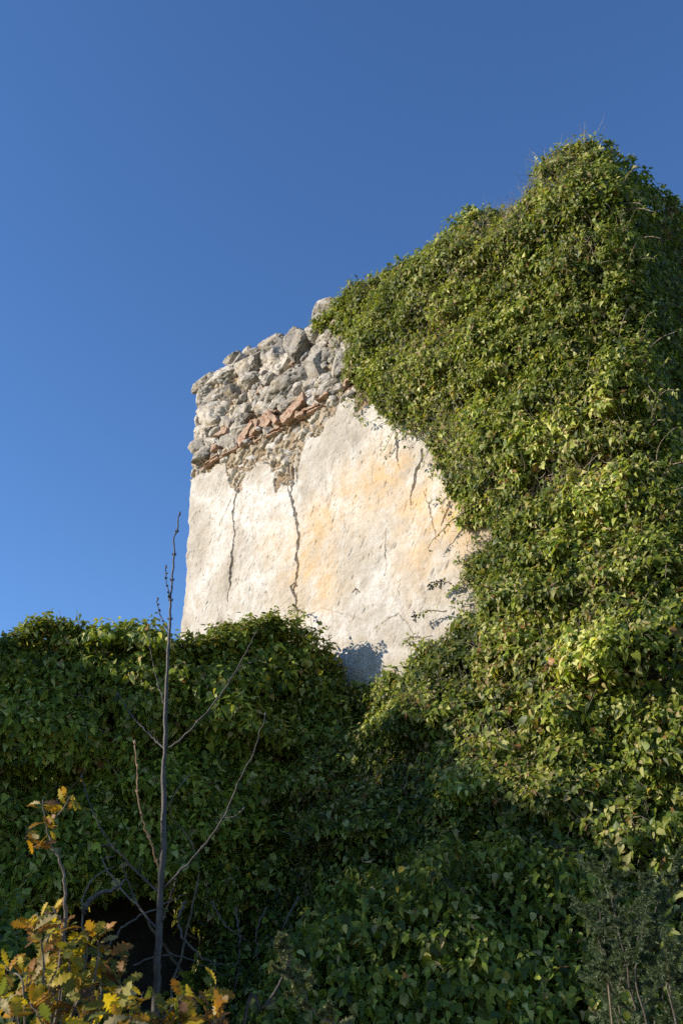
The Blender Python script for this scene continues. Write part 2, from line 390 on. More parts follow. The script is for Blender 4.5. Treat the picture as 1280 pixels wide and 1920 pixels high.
# stains
stain = np.zeros_like(Tg)
for (x, y, r, am) in [(700, 915, 60, .8), (745, 885, 30, 1.), (640, 915, 35, .7), (600, 985, 50, .8), (575, 1045, 60, .9), (515, 1020, 40, .4), (790, 960, 60, .9), (830, 990, 50, 1.), (850, 930, 50, .8), (610, 1090, 50, .7), (630, 960, 50, .5), (800, 1035, 60, .7), (560, 1110, 60, .4), (870, 1000, 50, .8), (790, 1060, 50, .4), (690, 960, 60, .4)]:
    t0, z0 = on_wall(x, y); R = r / 145.0 * 1.35
    stain = np.maximum(stain, am * np.clip(1.25 - np.hypot(Tg - t0, (Zg - z0) * 1.0) / R, 0, 1))
grey = np.zeros_like(Tg)
for (x, y, r, am) in [(360, 960, 50, .6), (350, 1060, 40, .5), (690, 1060, 70, .6), (560, 1080, 60, .3), (760, 1080, 90, .5), (800, 1160, 90, .6), (700, 1180, 90, .6), (600, 900, 40, .4), (480, 1080, 60, .4), (400, 1110, 40, .5), (640, 800, 60, .5), (390, 920, 50, .6), (700, 1270, 90, .8)]:
    t0, z0 = on_wall(x, y); R = r / 145.0 * 1.3
    grey = np.maximum(grey, am * np.clip(1.3 - np.hypot(Tg - t0, Zg - z0) / R, 0, 1))
# wrap round the far end and over the top
te = tend(Zg) + fbm2(Zg * 3, Zg * 0 + 5, 4) * 0.10 + fbm2(Zg * 14, Zg * 0 + 50, 3) * 0.035
tz = topz(Tg) - 0.10 + fbm2(Tg * 4, Tg * 0 + 9, 3) * 0.10
te2 = te; over_t = np.clip(Tg - te, 0, 1); over_z = np.clip(Zg - tz, 0, 1)
def roundc(q, r=0.05): return np.clip(r - np.clip(-q, 0, r), 0, r) ** 2 / r * 0.6
off2 = off - over_t * 1.0 - np.minimum(over_z, 0.4) - roundc(Tg - te) - roundc(Zg - tz)
Tp = np.minimum(Tg, te) + (over_t > 0) * off * 0.7
Zp = np.minimum(Zg, tz) + (over_z > 0) * fbm2(Tg * 8, Zg * 8, 3) * 0.04
keep = (over_z < 0.42) & (over_t < 0.44)
V = wallpt(Tp.ravel(), Zp.ravel(), off2.ravel())
I = np.arange(Tg.size).reshape(Tg.shape)
kf = keep[:-1, :-1] & keep[1:, 1:]
F = np.stack([I[:-1, :-1], I[:-1, 1:], I[1:, 1:], I[1:, :-1]], -1)[kf]
used = np.zeros(Tg.size, bool); used[F.ravel()] = True; mp = np.cumsum(used) - 1
raw_mesh('plaster_wall', V[used], mp[F], M_WALL, house, True,
         {'plaster': ps.ravel()[used], 'stain': stain.ravel()[used], 'cell': cell.ravel()[used], 'grey': grey.ravel()[used]})
def prism(name, poly3, thick_vec, mat, parent):
    P = np.array(poly3); n_ = len(P)
    V = np.vstack([P, P + thick_vec]); bmv = [list(range(n_)), list(range(2 * n_ - 1, n_ - 1, -1))]
    me = bpy.data.meshes.new(name)
    fs = bmv + [[(k + 1) % n_, k, k + n_, (k + 1) % n_ + n_] for k in range(n_)]
    me.from_pydata([tuple(v) for v in V], [], fs); me.update(); me.materials.append(mat)
    return link(bpy.data.objects.new(name, me), parent)
# masonry core behind the face and the other three walls
tt = np.linspace(0.0, T_END - 0.06, 40)
poly = [wallpt(np.array([t]), np.array([max(topz(t) - 0.22, 1)]), np.array([-0.27]))[0] for t in tt]
poly += [wallpt(np.array([T_END - 0.06]), np.array([-0.3]), np.array([-0.27]))[0], wallpt(np.array([0.0]), np.array([-0.3]), np.array([-0.27]))[0]]
prism('masonry_core', poly, -NV * 0.2, M_OLD, house)
SIDE_L = 7.0
def sidept(s_, z, off): return C0 + np.multiply.outer(s_, EV) + np.multiply.outer(off, N2) + np.multiply.outer(z, UP)
side_top = lambda s_: np.interp(s_, [0, 0.5, 1.0, 1.5, 3, 7], [8.44, 8.52, 8.62, 8.68, 8.7, 8.5])
ss = np.linspace(0.14, SIDE_L, 24)
poly = [sidept(np.array([q]), np.array([side_top(q)]), np.array([0.0]))[0] for q in ss] + [sidept(np.array([SIDE_L]), np.array([-0.3]), np.array([0.0]))[0], sidept(np.array([0.14]), np.array([-0.3]), np.array([0.0]))[0]]
prism('side_wall', poly, -N2 * 0.45, M_OLD, house)
for nm, A, B_, th in (('rear_wall', C0 + EV * SIDE_L, C0 + EV * SIDE_L + DV * T_END, -EV * 0.45), ('end_wall', C0 + DV * (T_END - 0.1) + EV * 0.42, C0 + DV * (T_END - 0.1) + EV * SIDE_L, -DV * 0.45)):
    zt = 7.2
    prism(nm, [A + UP * zt, (A + B_) / 2 + UP * (zt + 0.25), B_ + UP * (zt - 0.2), B_ - UP * 0.3, A - UP * 0.3], th, M_OLD, house)

# rocks
def ico(sub=4):
    me = bpy.data.meshes.new('t'); import bmesh
    bm = bmesh.new(); bmesh.ops.create_icosphere(bm, subdivisions=sub, radius=1.0); bm.to_mesh(me); bm.free()
    V = np.array([v.co[:] for v in me.vertices]); F = np.array([p.vertices[:] for p in me.polygons]); bpy.data.meshes.remove(me); return V, F
ICO4 = ico(5); ICO3 = ico(4)
def rock(R, a=0.0, seed=0, ico_=ICO4):
    V, F = ico_; r = np.random.default_rng(seed); V = V.copy()
    for k in range(11):
        d = unit(r.normal(size=3)); h = r.uniform(0.48, 0.84)
        q = V @ d; V = V - np.outer(np.clip(q - h, 0, None) * 0.97, d)
    V = V / np.abs(V).max(0)
    o = r.uniform(0, 30, 3)
    V = V * (1 + 0.16 * fbm3(V * 1.5 + o, 3)[:, None] + 0.11 * fbm3(V * 5 + o, 4)[:, None])
    fiss = np.abs(fbm3(V * 2.6 + o + 9, 3)); V = V * (1 - 0.16 * np.clip(0.035 - fiss, 0, 1)[:, None] / 0.035)
    V = V * np.asarray(R)
    c, s_ = math.cos(a), math.sin(a)
    x = V[:, 0] * c - V[:, 1] * s_; y = V[:, 0] * s_ + V[:, 1] * c
    return np.stack([x, y, V[:, 2]], -1), F
stones = [(195, 655, 150, 160, 0), (265, 520, 230, 100, 24), (330, 618, 125, 125, 0), (312, 425, 85, 60, 0), (415, 368, 42, 50, 0), (462, 378, 80, 36, 10), (390, 430, 75, 75, 0), (438, 475, 140, 130, 40),
          (585, 325, 160, 90, 8), (590, 405, 200, 130, 12), (725, 345, 120, 170, -8), (820, 245, 130, 130, 25), (880, 140, 100, 130, -40), (985, 85, 80, 60, 20), (860, 375, 180, 170, 20), (950, 330, 120, 80, 30),
          (995, 465, 110, 150, -40), (845, 470, 150, 140, 10), (640, 575, 240, 130, 32), (530, 500, 95, 115, 0), (625, 465, 110, 90, 0), (685, 530, 60, 60, 0), (440, 570, 105, 90, 0), (455, 650, 160, 110, 20),
          (615, 662, 95, 90, 20), (715, 612, 140, 85, 25), (520, 722, 160, 80, 15), (810, 632, 85, 62, 20), (838, 672, 85, 60, 10), (800, 570, 75, 55, 10), (930, 605, 140, 80, 30), (1000, 560, 100, 90, 30),
          (235, 745, 230, 145, 12), (370, 730, 95, 85, 0), (180, 850, 140, 90, 10), (400, 790, 95, 80, 0), (385, 855, 85, 70, 0), (310, 920, 140, 80, 15), (160, 950, 140, 100, 10), (140, 1015, 110, 70, 20),
          (290, 795, 130, 80, 10), (655, 715, 95, 70, 20), (890, 555, 110, 60, 25), (970, 400, 110, 90, 0), (760, 515, 70, 70, 0), (900, 280, 120, 110, 20), (430, 720, 60, 50, 0), (960, 210, 130, 110, 20), (1060, 300, 130, 120, 20),
          (1080, 420, 110, 110, 20), (1050, 200, 130, 110, 20), (1150, 380, 150, 110, 20), (1160, 250, 150, 110, 20), (1100, 130, 150, 110, 20), (1250, 300, 150, 110, 30), (1250, 160, 150, 110, 30), (560, 620, 80, 60, 20), (710, 680, 60, 50, 20),
          (255, 870, 60, 50, 0), (870, 640, 60, 40, 20), (230, 925, 80, 50, 10), (1050, 640, 50, 40, 20), (345, 830, 70, 50, 0), (500, 600, 60, 50, 0), (560, 545, 60, 50, 0), (158, 625, 90, 90, 0), (152, 705, 90, 90, 0), (148, 785, 90, 90, 0), (140, 870, 90, 90, 0), (130, 955, 90, 90, 0), (180, 572, 140, 64, 26), (118, 1040, 70, 70, 10)]
low = [(560, 952, 75, 55, 10), (652, 1040, 90, 55, 5), (765, 920, 80, 55, 20), (600, 898, 55, 45, 0), (500, 945, 70, 45, 15), (680, 975, 90, 65, 10), (545, 1020, 110, 80, 20), (655, 880, 75, 55, 0), (725, 850, 70, 55, 20),
       (440, 1010, 70, 50, 10), (390, 1060, 60, 50, 10), (470, 1080, 80, 60, 0), (620, 1110, 90, 60, 20), (820, 830, 80, 50, 25), (890, 790, 90, 50, 25), (370, 1120, 60, 50, 0), (350, 1040, 60, 40, 20), (930, 760, 60, 40, 0), (960, 710, 60, 40, 20), (790, 880, 50, 40, 0), (600, 960, 60, 50, 0)]
bag = Bag()
def px_scale(x, y):                                  # metres per photo pixel on the wall along t and z
    a = on_wall(x, y); b_ = on_wall(x + 10, y); c_ = on_wall(x, y - 10)
    return abs(b_[0] - a[0]) / 10, abs(c_[1] - a[1]) / 10
def rock_at(cx, cy, w_, h_, ang, seed, prot, tone, big_=True, bagx=None):
    x, y = K(cx, cy); t, z = on_wall(x, y); mx, mz = px_scale(x, y)
    a = w_ / 3.2 / 2; b_ = h_ / 3.2 / 2
    A = math.radians(ang); ex = max(abs(a * math.cos(A)), abs(b_ * math.sin(A)))
    rt = a * mx * 1.26; rz = b_ * mz * 1.26; dep = (rt + rz) / 2 * 0.7
    # photo angle -> wall angle: level courses climb about 32 degrees in the photo, so take that out
    V, F = rock((rt, rz, dep), math.radians(ang - 32 if ang > 5 else ang * 0.3), seed, ICO4 if big_ else ICO3)
    Pw = wallpt(t - V[:, 0], z + V[:, 1], prot - dep * 0.55 + V[:, 2])
    bag.add(Pw, None, F[:, ::-1] if False else F, tone)
r = np.random.default_rng(3)
for k, (cx, cy, w_, h_, ang) in enumerate(stones):
    g_ = r.uniform(0.36, 0.60); tone = np.array([g_ * 1.04, g_ * 0.95, g_ * 0.82]) * (1 if k != 2 else 0.5)
    if k in (27, 28): tone = (0.72, 0.70, 0.66)
    rock_at(cx, cy, w_, h_, ang, 100 + k, r.uniform(-0.02, 0.07), tone)
for k, (cx, cy, w_, h_, ang) in enumerate(low):
    g_ = r.uniform(0.40, 0.68); tone = (g_, g_ * 0.94, g_ * 0.84)
    rock_at(cx, cy, w_, h_, ang, 300 + k, -0.03, tone, False)
# small packing stones
PT = [on_wall(*K(*p)) for p in [(95, 1090), (130, 600), (280, 470), (440, 400), (560, 400), (700, 470), (820, 300), (1100, 200), (1250, 260), (1100, 560), (960, 650), (780, 750), (530, 880), (300, 990)]]
cnt = 0
while cnt < 150:
    t = r.uniform(2.2, T_END - 0.05); z = r.uniform(EYE + 6.2, EYE + 9)
    if not inpoly(np.array([t]), np.array([z]), PT)[0] or z > topz(t) - 0.08: continue
    s_ = r.uniform(0.035, 0.085); V, F = rock((s_ * 1.3, s_ * 0.8, s_ * 0.8), r.normal(0, 0.3), 500 + cnt, ICO3)
    g_ = r.uniform(0.36, 0.62); bag.add(wallpt(t - V[:, 0], z + V[:, 1], r.uniform(-0.05, 0.03) + V[:, 2]), None, F, (g_, g_ * 0.94, g_ * 0.84)); cnt += 1
# rough stones along the wall head, hidden depth behind the front ones
for k in range(60):
    t = r.uniform(0.3, T_END - 0.15)
    if abs(t - on_wall(554, 688)[0]) < 0.22: continue
    s_ = r.uniform(0.10, 0.19); V, F = rock((s_ * 1.3, s_ * 0.9, s_), r.normal(0, 0.3), 900 + k, ICO3)
    g_ = r.uniform(0.36, 0.62); bag.add(wallpt(t - V[:, 0], topz(t) - 0.13 - s_ * 0.4 + V[:, 1], r.uniform(-0.35, -0.18) + V[:, 2]), None, F, (g_, g_ * 0.96, g_ * 0.9))
bag.build('rubble_stones', M_ROCK, house)
# tile course
def slab(L_, H_, D_, seed, taper=0.0):               # broken flat tile: rough box
    r_ = np.random.default_rng(seed); n1, n2_, n3 = 14, 4, 7
    pts = []; idx = {}
    V = []; F = []
    def face(o, u, v, nu, nv):
        b0 = len(V)
        for i in range(nu + 1):
            for j in range(nv + 1): V.append(o + u * i / nu + v * j / nv)
        for i in range(nu):
            for j in range(nv):
                a = b0 + i * (nv + 1) + j; F.append((a, a + nv + 1, a + nv + 2, a + 1))
    x = np.array([1., 0, 0]); y = np.array([0, 1., 0]); z = np.array([0, 0, 1.]); o = np.array([-.5, -.5, -.5])
    face(o, y, x, n2_, n1); face(o + z, x, y, n1, n2_); face(o, x, z, n1, n3); face(o + y, z, x, n3, n1); face(o, z, y, n3, n2_); face(o + x, y, z, n2_, n3)
    V = np.array(V); o2 = r_.uniform(0, 30, 3)
    V[:, 1] *= 1 - taper * (V[:, 0] + 0.5)
    P = V * np.array([L_, H_, D_])
    nz_ = np.stack([fbm3(P * 14 + o2 + q, 3) for q in (0, 11, 23)], -1)
    P = P + nz_ * np.array([0.09, 0.026, 0.09])
    return P, np.array(F)
tb = Bag(); tpos = TL[0][0] - 0.05; k = 0
while tpos < T_END - 0.12:
    if r.random() < 0.10: tpos += 0.12; continue
    L_ = min(r.uniform(0.14, 0.42), T_END + 0.01 - tpos)
    for lay in (0, 1):
        if lay and r.random() < 0.55: continue
        V, F = slab(L_ * r.uniform(0.8, 1.05), r.uniform(0.018, 0.030), 0.20, 40 + k, r.uniform(-0.3, 0.5)); k += 1
        a = r.normal(0, 0.06); x = V[:, 0] * math.cos(a) - V[:, 1] * math.sin(a); y = V[:, 0] * math.sin(a) + V[:, 1] * math.cos(a)
        tc_ = tpos + L_ / 2 + r.normal(0, 0.02)
        tb.add(wallpt(tc_ - x, tl(tc_) + lay * 0.038 + r.normal(0, 0.008) + y, -0.07 + r.uniform(-0.03, 0.035) + V[:, 2]), F)
    tpos += L_ + r.uniform(-0.02, 0.03)
tb.build('tile_course', M_TILE, house, smooth=False)
shards = [(280, 868, 115, 48, 14, .03), (235, 958, 42, 34, 20, .0), (432, 880, 120, 60, 60, .03), (482, 835, 50, 95, 25, .02), (548, 800, 85, 80, -20, .0), (612, 795, 110, 40, -42, .07), (592, 752, 100, 22, 8, .05),
          (735, 735, 175, 72, 48, .07), (770, 768, 50, 34, 15, .05), (1062, 545, 120, 26, 70, .06), (515, 608, 44, 50, 30, .0), (697, 455, 30, 34, 0, -.02), (375, 1205, 64, 30, 22, -.045), (287, 1292, 34, 9, 60, -.04), (905, 655, 90, 26, 30, .05)]
for k, (cx, cy, w_, h_, ang, pr) in enumerate(shards):
    x, y = K(cx, cy); t, z = on_wall(x, y); mx, mz = px_scale(x, y)
    # corner points of the shard in the photo, carried on to the wall so the slant is right
    V, F = slab(w_ / 3.2, h_ / 3.2, 16, 700 + k, 0.35)
    # noise in slab is metric; rebuild at metric size
    Lm = w_ / 3.2 * (mx * 0.5 + mz * 0.5) * 0.88; Hm = h_ / 3.2 * (mx * 0.5 + mz * 0.5) * 0.82
    V, F = slab(Lm, Hm, 0.10, 700 + k, 0.35)
    a0 = math.radians(ang); u_ = on_wall(x + 10 * math.cos(a0), y - 10 * math.sin(a0)); du = np.array([u_[0] - t, u_[1] - z]); du /= np.linalg.norm(du)
    v_ = on_wall(x - 10 * math.sin(a0), y - 10 * math.cos(a0)); dv = np.array([v_[0] - t, v_[1] - z]); dv -= du * np.dot(du, dv); dv /= np.linalg.norm(dv)
    P = wallpt(t + V[:, 0] * du[0] + V[:, 1] * dv[0], z + V[:, 0] * du[1] + V[:, 1] * dv[1], pr - 0.02 + V[:, 2])
    if np.cross(du, dv) > 0: F = F[:, ::-1]
    raw_mesh('tile_shard', P, F, M_TILE, house, False)

# ------------------------------------------------------------------ leaves
def leaf_template(kind):
    if kind == 0:    # ovate, pointed
        half = [(0.0, 0.0), (0.26, 0.05), (0.40, 0.26), (0.33, 0.55), (0.15, 0.82)]
    elif kind == 1:  # three lobed
        half = [(0.0, 0.0), (0.28, -0.04), (0.50, 0.22), (0.27, 0.44), (0.20, 0.74)]
    elif kind == 2:  # heart shaped
        half = [(0.0, 0.02), (0.30, -0.06), (0.44, 0.18), (0.32, 0.52), (0.13, 0.80)]
    else:            # narrow
        half = [(0.0, 0.0), (0.15, 0.10), (0.24, 0.34), (0.20, 0.60), (0.09, 0.84)]
    mid = [(0.0, 0.22), (0.0, 0.50), (0.0, 0.78)]; tip = (0.0, 1.06)
    P = [half[0]] + mid + [tip] + half[1:] + [(-x, y) for x, y in half[1:]]
    # 0 base 1-3 mid 4 tip 5-8 right 9-12 left
    Q = [(0, 5, 6, 1), (1, 6, 7, 2), (2, 7, 8, 3), (0, 1, 10, 9), (1, 2, 11, 10), (2, 3, 12, 11)]
    Tr = [(3, 8, 4), (3, 4, 12)]
    return np.array(P), np.array(Q), np.array(Tr)
LT = [leaf_template(k) for k in range(4)]
def leaves(name, P, Nn, T, size, tone, mat, parent, kinds=None, fold=0.28, curl=0.30, seed=1, templates=None, width=None):
    r_ = np.random.default_rng(seed); n_ = len(P); TPL = templates or LT
    if kinds is None: kinds = r_.choice([0, 0, 0, 1, 2, 3], n_)
    T = unit(T); Nn = unit(Nn - T * (Nn * T).sum(-1, keepdims=True)); B = np.cross(T, Nn)
    bagV = []; bagQ = []; bagT = []; bagA = []; off_ = 0
    for k, (tp, Q, Tr) in enumerate(TPL):
        s_ = np.where(kinds == k)[0]
        if not len(s_): continue
        m = len(tp); fo = fold * r_.uniform(-0.1, 1.9, len(s_)); cu = curl * r_.uniform(-0.3, 1.9, len(s_)); tw = r_.normal(0, 0.10, len(s_))
        wd = r_.uniform(0.68, 1.05, len(s_))
        x = tp[None, :, 0] * wd[:, None]; y = tp[None, :, 1] * np.ones((len(s_), 1))
        z = fo[:, None] * np.abs(x) - cu[:, None] * y ** 2 + tw[:, None] * x * y * 3 + r_.normal(0, 0.018, x.shape)
        sz = size[s_][:, None, None]
        V = P[s_][:, None] + sz * (x[..., None] * B[s_][:, None] + y[..., None] * T[s_][:, None] + z[..., None] * Nn[s_][:, None])
        o = (np.arange(len(s_)) * m)[:, None, None] + off_
        if len(Q): bagQ.append((Q[None] + o).reshape(-1, 4))
        if len(Tr): bagT.append((Tr[None] + o).reshape(-1, 3))
        bagV.append(V.reshape(-1, 3)); bagA.append(np.repeat(tone[s_], m, 0)); off_ += len(s_) * m
    F = []
    if bagQ: F.append(np.vstack(bagQ))
    if bagT: F.append(np.vstack(bagT))
    return raw_mesh(name, np.vstack(bagV), F, mat, parent, True, {'tone': np.vstack(bagA)})
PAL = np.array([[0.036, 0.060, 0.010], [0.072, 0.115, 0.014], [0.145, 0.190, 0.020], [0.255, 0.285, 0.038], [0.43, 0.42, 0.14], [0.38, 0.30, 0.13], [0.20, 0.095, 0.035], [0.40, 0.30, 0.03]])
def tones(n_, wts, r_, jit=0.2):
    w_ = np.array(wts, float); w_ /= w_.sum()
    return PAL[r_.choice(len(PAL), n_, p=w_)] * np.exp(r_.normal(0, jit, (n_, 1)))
LIGHTWARD = np.array([-0.8, -0.25, 0.2])           # leaves turn their faces towards the open, sunny side
def rosettes(P, A, size, r_, kmin=5, kmax=9, length=1.5, droop=0.6):
    """P shoot bases, A outward axes -> leaf arrays"""
    n_ = len(P); k = r_.integers(kmin, kmax + 1, n_); idx = np.repeat(np.arange(n_), k); m = len(idx)
    st = np.concatenate([[0], np.cumsum(k)[:-1]]); j = np.arange(m) - np.repeat(st, k)
    A = unit(A); h = np.where(np.abs(A[:, 2:3]) < 0.9, np.array([[0, 0, 1.0]]), np.array([[1.0, 0, 0]]))
    U = unit(np.cross(A, h)); W = np.cross(A, U)
    ang = j * 2.4 + r_.uniform(0, 6.28, n_)[idx] + r_.normal(0, 0.35, m)
    fr = (j + r_.uniform(0, 1, m)) / k[idx]
    rad = U[idx] * np.cos(ang)[:, None] + W[idx] * np.sin(ang)[:, None]
    sz = size[idx] * r_.uniform(0.55, 1.15, m) * (1.1 - 0.45 * fr)
    L_ = (size * length)[idx]
    base = P[idx] + A[idx] * (L_ * fr)[:, None] + rad * (sz * 0.35)[:, None]
    T = unit(rad * 0.8 + A[idx] * (0.1 + 0.5 * fr[:, None]) - UP * droop * r_.uniform(0.5, 1.4, (m, 1)) + r_.normal(0, 0.22, (m, 3)))
    Nn = A[idx] * 0.7 + UP * 0.5 + LIGHTWARD * 0.35 - rad * 0.1 + r_.normal(0, 0.25, (m, 3))
    return base, Nn, T, sz, idx
def shoots_lines(P, A, L_, r_, rad=0.0022, seg=3, n_=4):
    """many thin stems in one go"""
    m = len(P); u = np.linspace(0, 1, n_)
    A = unit(A); bend = r_.normal(0, 0.25, (m, 3)) * L_[:, None]
    pts = P[:, None] + (A * L_[:, None])[:, None] * u[None, :, None] + bend[:, None] * (u * (1 - u))[None, :, None] * 2
    a = unit(np.cross(A, r_.normal(size=(m, 3)))); b_ = np.cross(A, a)
    an = np.arange(seg) * 2 * np.pi / seg
    ring = a[:, None] * np.cos(an)[None, :, None] + b_[:, None] * np.sin(an)[None, :, None]
    rr = (rad if np.ndim(rad) else np.full(m, rad))[:, None] * (1 - 0.6 * u)[None]
    V = pts[:, :, None] + rr[:, :, None, None] * ring[:, None]
    V = V.reshape(m, -1, 3); i = np.arange(n_ - 1)[:, None] * seg; j = np.arange(seg)[None]; k = (j + 1) % seg
    Q = np.stack([i + j, i + k, i + seg + k, i + seg + j], -1).reshape(-1, 4)
    Q = (Q[None] + (np.arange(m) * n_ * seg)[:, None, None]).reshape(-1, 4)
    return V.reshape(-1, 3), Q
def vine(start, d, n_, step, r_, grav, nrm=None, wob=0.5):
    P = [np.array(start)]; d = unit(np.array(d, float))
    for _ in range(n_):
        d = unit(d + r_.normal(0, wob, 3) * step * 4 + np.array(grav) * step)
        P.append(P[-1] + d * step)
    return np.array(P)

# ------------------------------------------------------------------ ivy on the house
ivy_edge_px = [(612, 585), (625, 625), (655, 650), (652, 700), (672, 735), (700, 750), (722, 765), (735, 800), (775, 812), (810, 825), (838, 850), (846, 905), (876, 925), (882, 960), (915, 975), (922, 1020), (890, 1050), (880, 1080), (905, 1130), (895, 1150), (868, 1160), (850, 1195), (812, 1200), (795, 1235), (770, 1262), (735, 1280), (690, 1290), (640, 1300)]
ivy_top_px = [(612, 585), (650, 548), (700, 520), (770, 478), (830, 446), (855, 415), (900, 395), (975, 388), (1000, 345), (1035, 290), (1060, 268), (1118, 258)]
IE = [on_wall(*p) for p in ivy_edge_px]; IT = [(q[0], q[1] - 0.10) for q in (on_wall(*p) for p in ivy_top_px)]
IPOLY = IE + [(6.5, EYE + 1.6), (6.5, 0.0), (0.0, 0.0), (0.0, IT[-1][1])] + IT[::-1]
ITs = sorted(IT); ivytop = lambda t: np.interp(t, [p[0] for p in ITs], [p[1] for p in ITs]) + 0.36 * fbm2(np.asarray(t) * 2.6, np.asarray(t) * 0 + 3, 4, 5)
r = np.random.default_rng(21)
def thick_front(t, z):
    h = z - EYE
    base = 0.10 + 0.10 * np.clip((4.5 - t) / 4.5, 0, 1) + np.clip((3.4 - h) / 3.4, 0, 1) ** 1.4 * 0.95
    lump = fbm2(t * 1.5, z * 1.7, 4, 12); led = fbm2(t * 1.2 + 40, z * 3.2, 3, 77)
    d = base * (1 + 1.3 * lump) + 0.34 * np.clip(lump + 0.1, 0, 1) + 0.35 * np.clip(led + 0.03, 0, 1)
    k_ = 0.55 + 0.9 * np.clip((4.5 - h) / 4.5, 0, 1)
    d = 0.72 * d + k_ * (0.34 * shingle(t, z, 0.52, 0.40, 0)[0] + 0.19 * shingle(t, z, 0.24, 0.20, 40)[0])
    # thin towards its free edge
    return np.clip(d, 0.04, 2.0)
def edge_fade(t, z):
    d, _ = segdist(t, z, IE); d2 = np.clip(ivytop(t) - z, 0, 9)
    return np.clip(d / 0.6, 0.12, 1) * np.clip(d2 / 0.4, 0.3, 1)
def sample_poly(n_, poly, r_, tb_, zb_):
    a = r_.uniform(*tb_, n_ * 3); b_ = r_.uniform(*zb_, n_ * 3); m = inpoly(a + 0.42 * fbm2(a * 2.6, b_ * 2.6, 4, 210) * (b_ < 8), b_ + 0.42 * fbm2(a * 2.6, b_ * 2.6, 4, 260) * (a > 0.6), poly) & (a > 0); return a[m], b_[m]
house_ivy = thing('climbing_ivy', 'dense sunlit ivy climbing over the tall right corner of the ruined house', 'ivy')
def grad_normal(fn, t, z, e=0.06):
    return (fn(t + e, z) - fn(t - e, z)) / (2 * e), (fn(t, z + e) - fn(t, z - e)) / (2 * e)
LP = []; LN = []; LTt = []; LS = []; LC = []
def put(base, Nn, T, sz, tone): LP.append(base); LN.append(Nn); LTt.append(T); LS.append(sz); LC.append(tone)
def ivy_on(frame, fn, t, z, r_, dens_gap=0.0, size0=0.05, size1=0.085, wts_hi=(1, 2.5, 6, 8, 5.5, 1.4, .5, .15), wts_lo=(3, 6, 7, 5, 2, .8, .25, .1), fade=True, layer=0.09):
    O, D_, Nw = frame
    th = fn(t, z) * (edge_fade(t, z) if fade else 1)
    gt, gz = grad_normal(fn, t, z)
    depth = th - r_.exponential(layer, len(t)) * np.clip(th * 2.5, 0.2, 1) + r_.normal(0, 0.025, len(t))
    depth = np.maximum(depth, 0.01)
    h = np.clip((z - EYE) / 6.0, 0, 1)
    nrm = unit(Nw[None] - D_[None] * gt[:, None] * 0.8 - UP[None] * gz[:, None] * 0.8)
    P = O + np.multiply.outer(t, D_) + np.multiply.outer(depth, Nw) + np.multiply.outer(z, UP)
    size = (size1 + (size0 - size1) * h ** 0.7) * np.exp(np.clip(r_.normal(0, 0.26, len(t)), -0.7, 0.40))
    return P, nrm, size, h, th, depth
def add_ivy(frame, fn, t, z, r_, fade=True, frac_ros=0.5, kdroop=0.55, hi=(1, 2.5, 6, 8, 5.5, 1.4, .5, .15), lo=(5, 7, 5, 3, .8, .4, .25, .1), size0=0.042, size1=0.059):
    P, nrm, size, h, th, depth = ivy_on(frame, fn, t, z, r_, fade=fade, size0=size0, size1=size1)
    n_ = len(P); ros = r_.random(n_) < frac_ros / 7.0 * 1.6 * (0.6 + 0.8 * (1 - h))
    flat = ~ros & (r_.random(n_) < 0.85)
    # clumps of lighter and darker growth
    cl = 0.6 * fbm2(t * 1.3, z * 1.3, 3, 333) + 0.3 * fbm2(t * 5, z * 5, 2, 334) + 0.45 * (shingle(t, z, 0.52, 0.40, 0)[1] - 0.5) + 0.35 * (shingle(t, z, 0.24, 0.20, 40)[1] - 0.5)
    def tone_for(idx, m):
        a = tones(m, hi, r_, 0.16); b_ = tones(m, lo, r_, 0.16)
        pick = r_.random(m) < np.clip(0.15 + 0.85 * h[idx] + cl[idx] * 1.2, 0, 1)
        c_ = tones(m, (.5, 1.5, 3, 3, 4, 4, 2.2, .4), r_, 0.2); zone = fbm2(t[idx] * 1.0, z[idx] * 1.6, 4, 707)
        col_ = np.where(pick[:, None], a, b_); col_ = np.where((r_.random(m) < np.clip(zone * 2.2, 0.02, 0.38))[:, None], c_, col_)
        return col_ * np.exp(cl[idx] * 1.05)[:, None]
    # single leaves
    i = np.where(flat)[0]; m = len(i)
    side = unit(r_.normal(size=(m, 3)))
    T = unit(-UP * 0.95 + side * 0.75 + nrm[i] * 0.15); Nn = nrm[i] * 0.9 + UP * 0.30 + LIGHTWARD * 0.3 + r_.normal(0, 0.42, (m, 3))
    put(P[i], Nn, T, size[i], tone_for(i, m))
    i = np.where(ros)[0]; A = unit(nrm[i] * 0.9 + UP * 0.35 + r_.normal(0, 0.3, (len(i), 3)))
    b, Nn, T, sz, idx = rosettes(P[i], A, size[i] * 1.15, r_, droop=kdroop)
    put(b, Nn, T, sz, tone_for(i[idx], len(idx)))
    return P[i], A, size[i]
t, z = sample_poly(175000, IPOLY, r, (-0.3, 6.5), (0.0, 9.5))
gap = fbm2(t * 2.2, z * 2.6, 3, 555); B1 = shingle(t, z, 0.52, 0.40, 0)[0]; B2 = shingle(t, z, 0.24, 0.20, 40)[0]
kk = r.random(len(t)) < np.clip(0.22 + gap * 2.2 + B1 * 0.9 + B2 * 0.9, 0.05, 1); t, z = t[kk], z[kk]
FR = (C0, DV, NV)
a = add_ivy(FR, thick_front, t, z, r, kdroop=0.7)
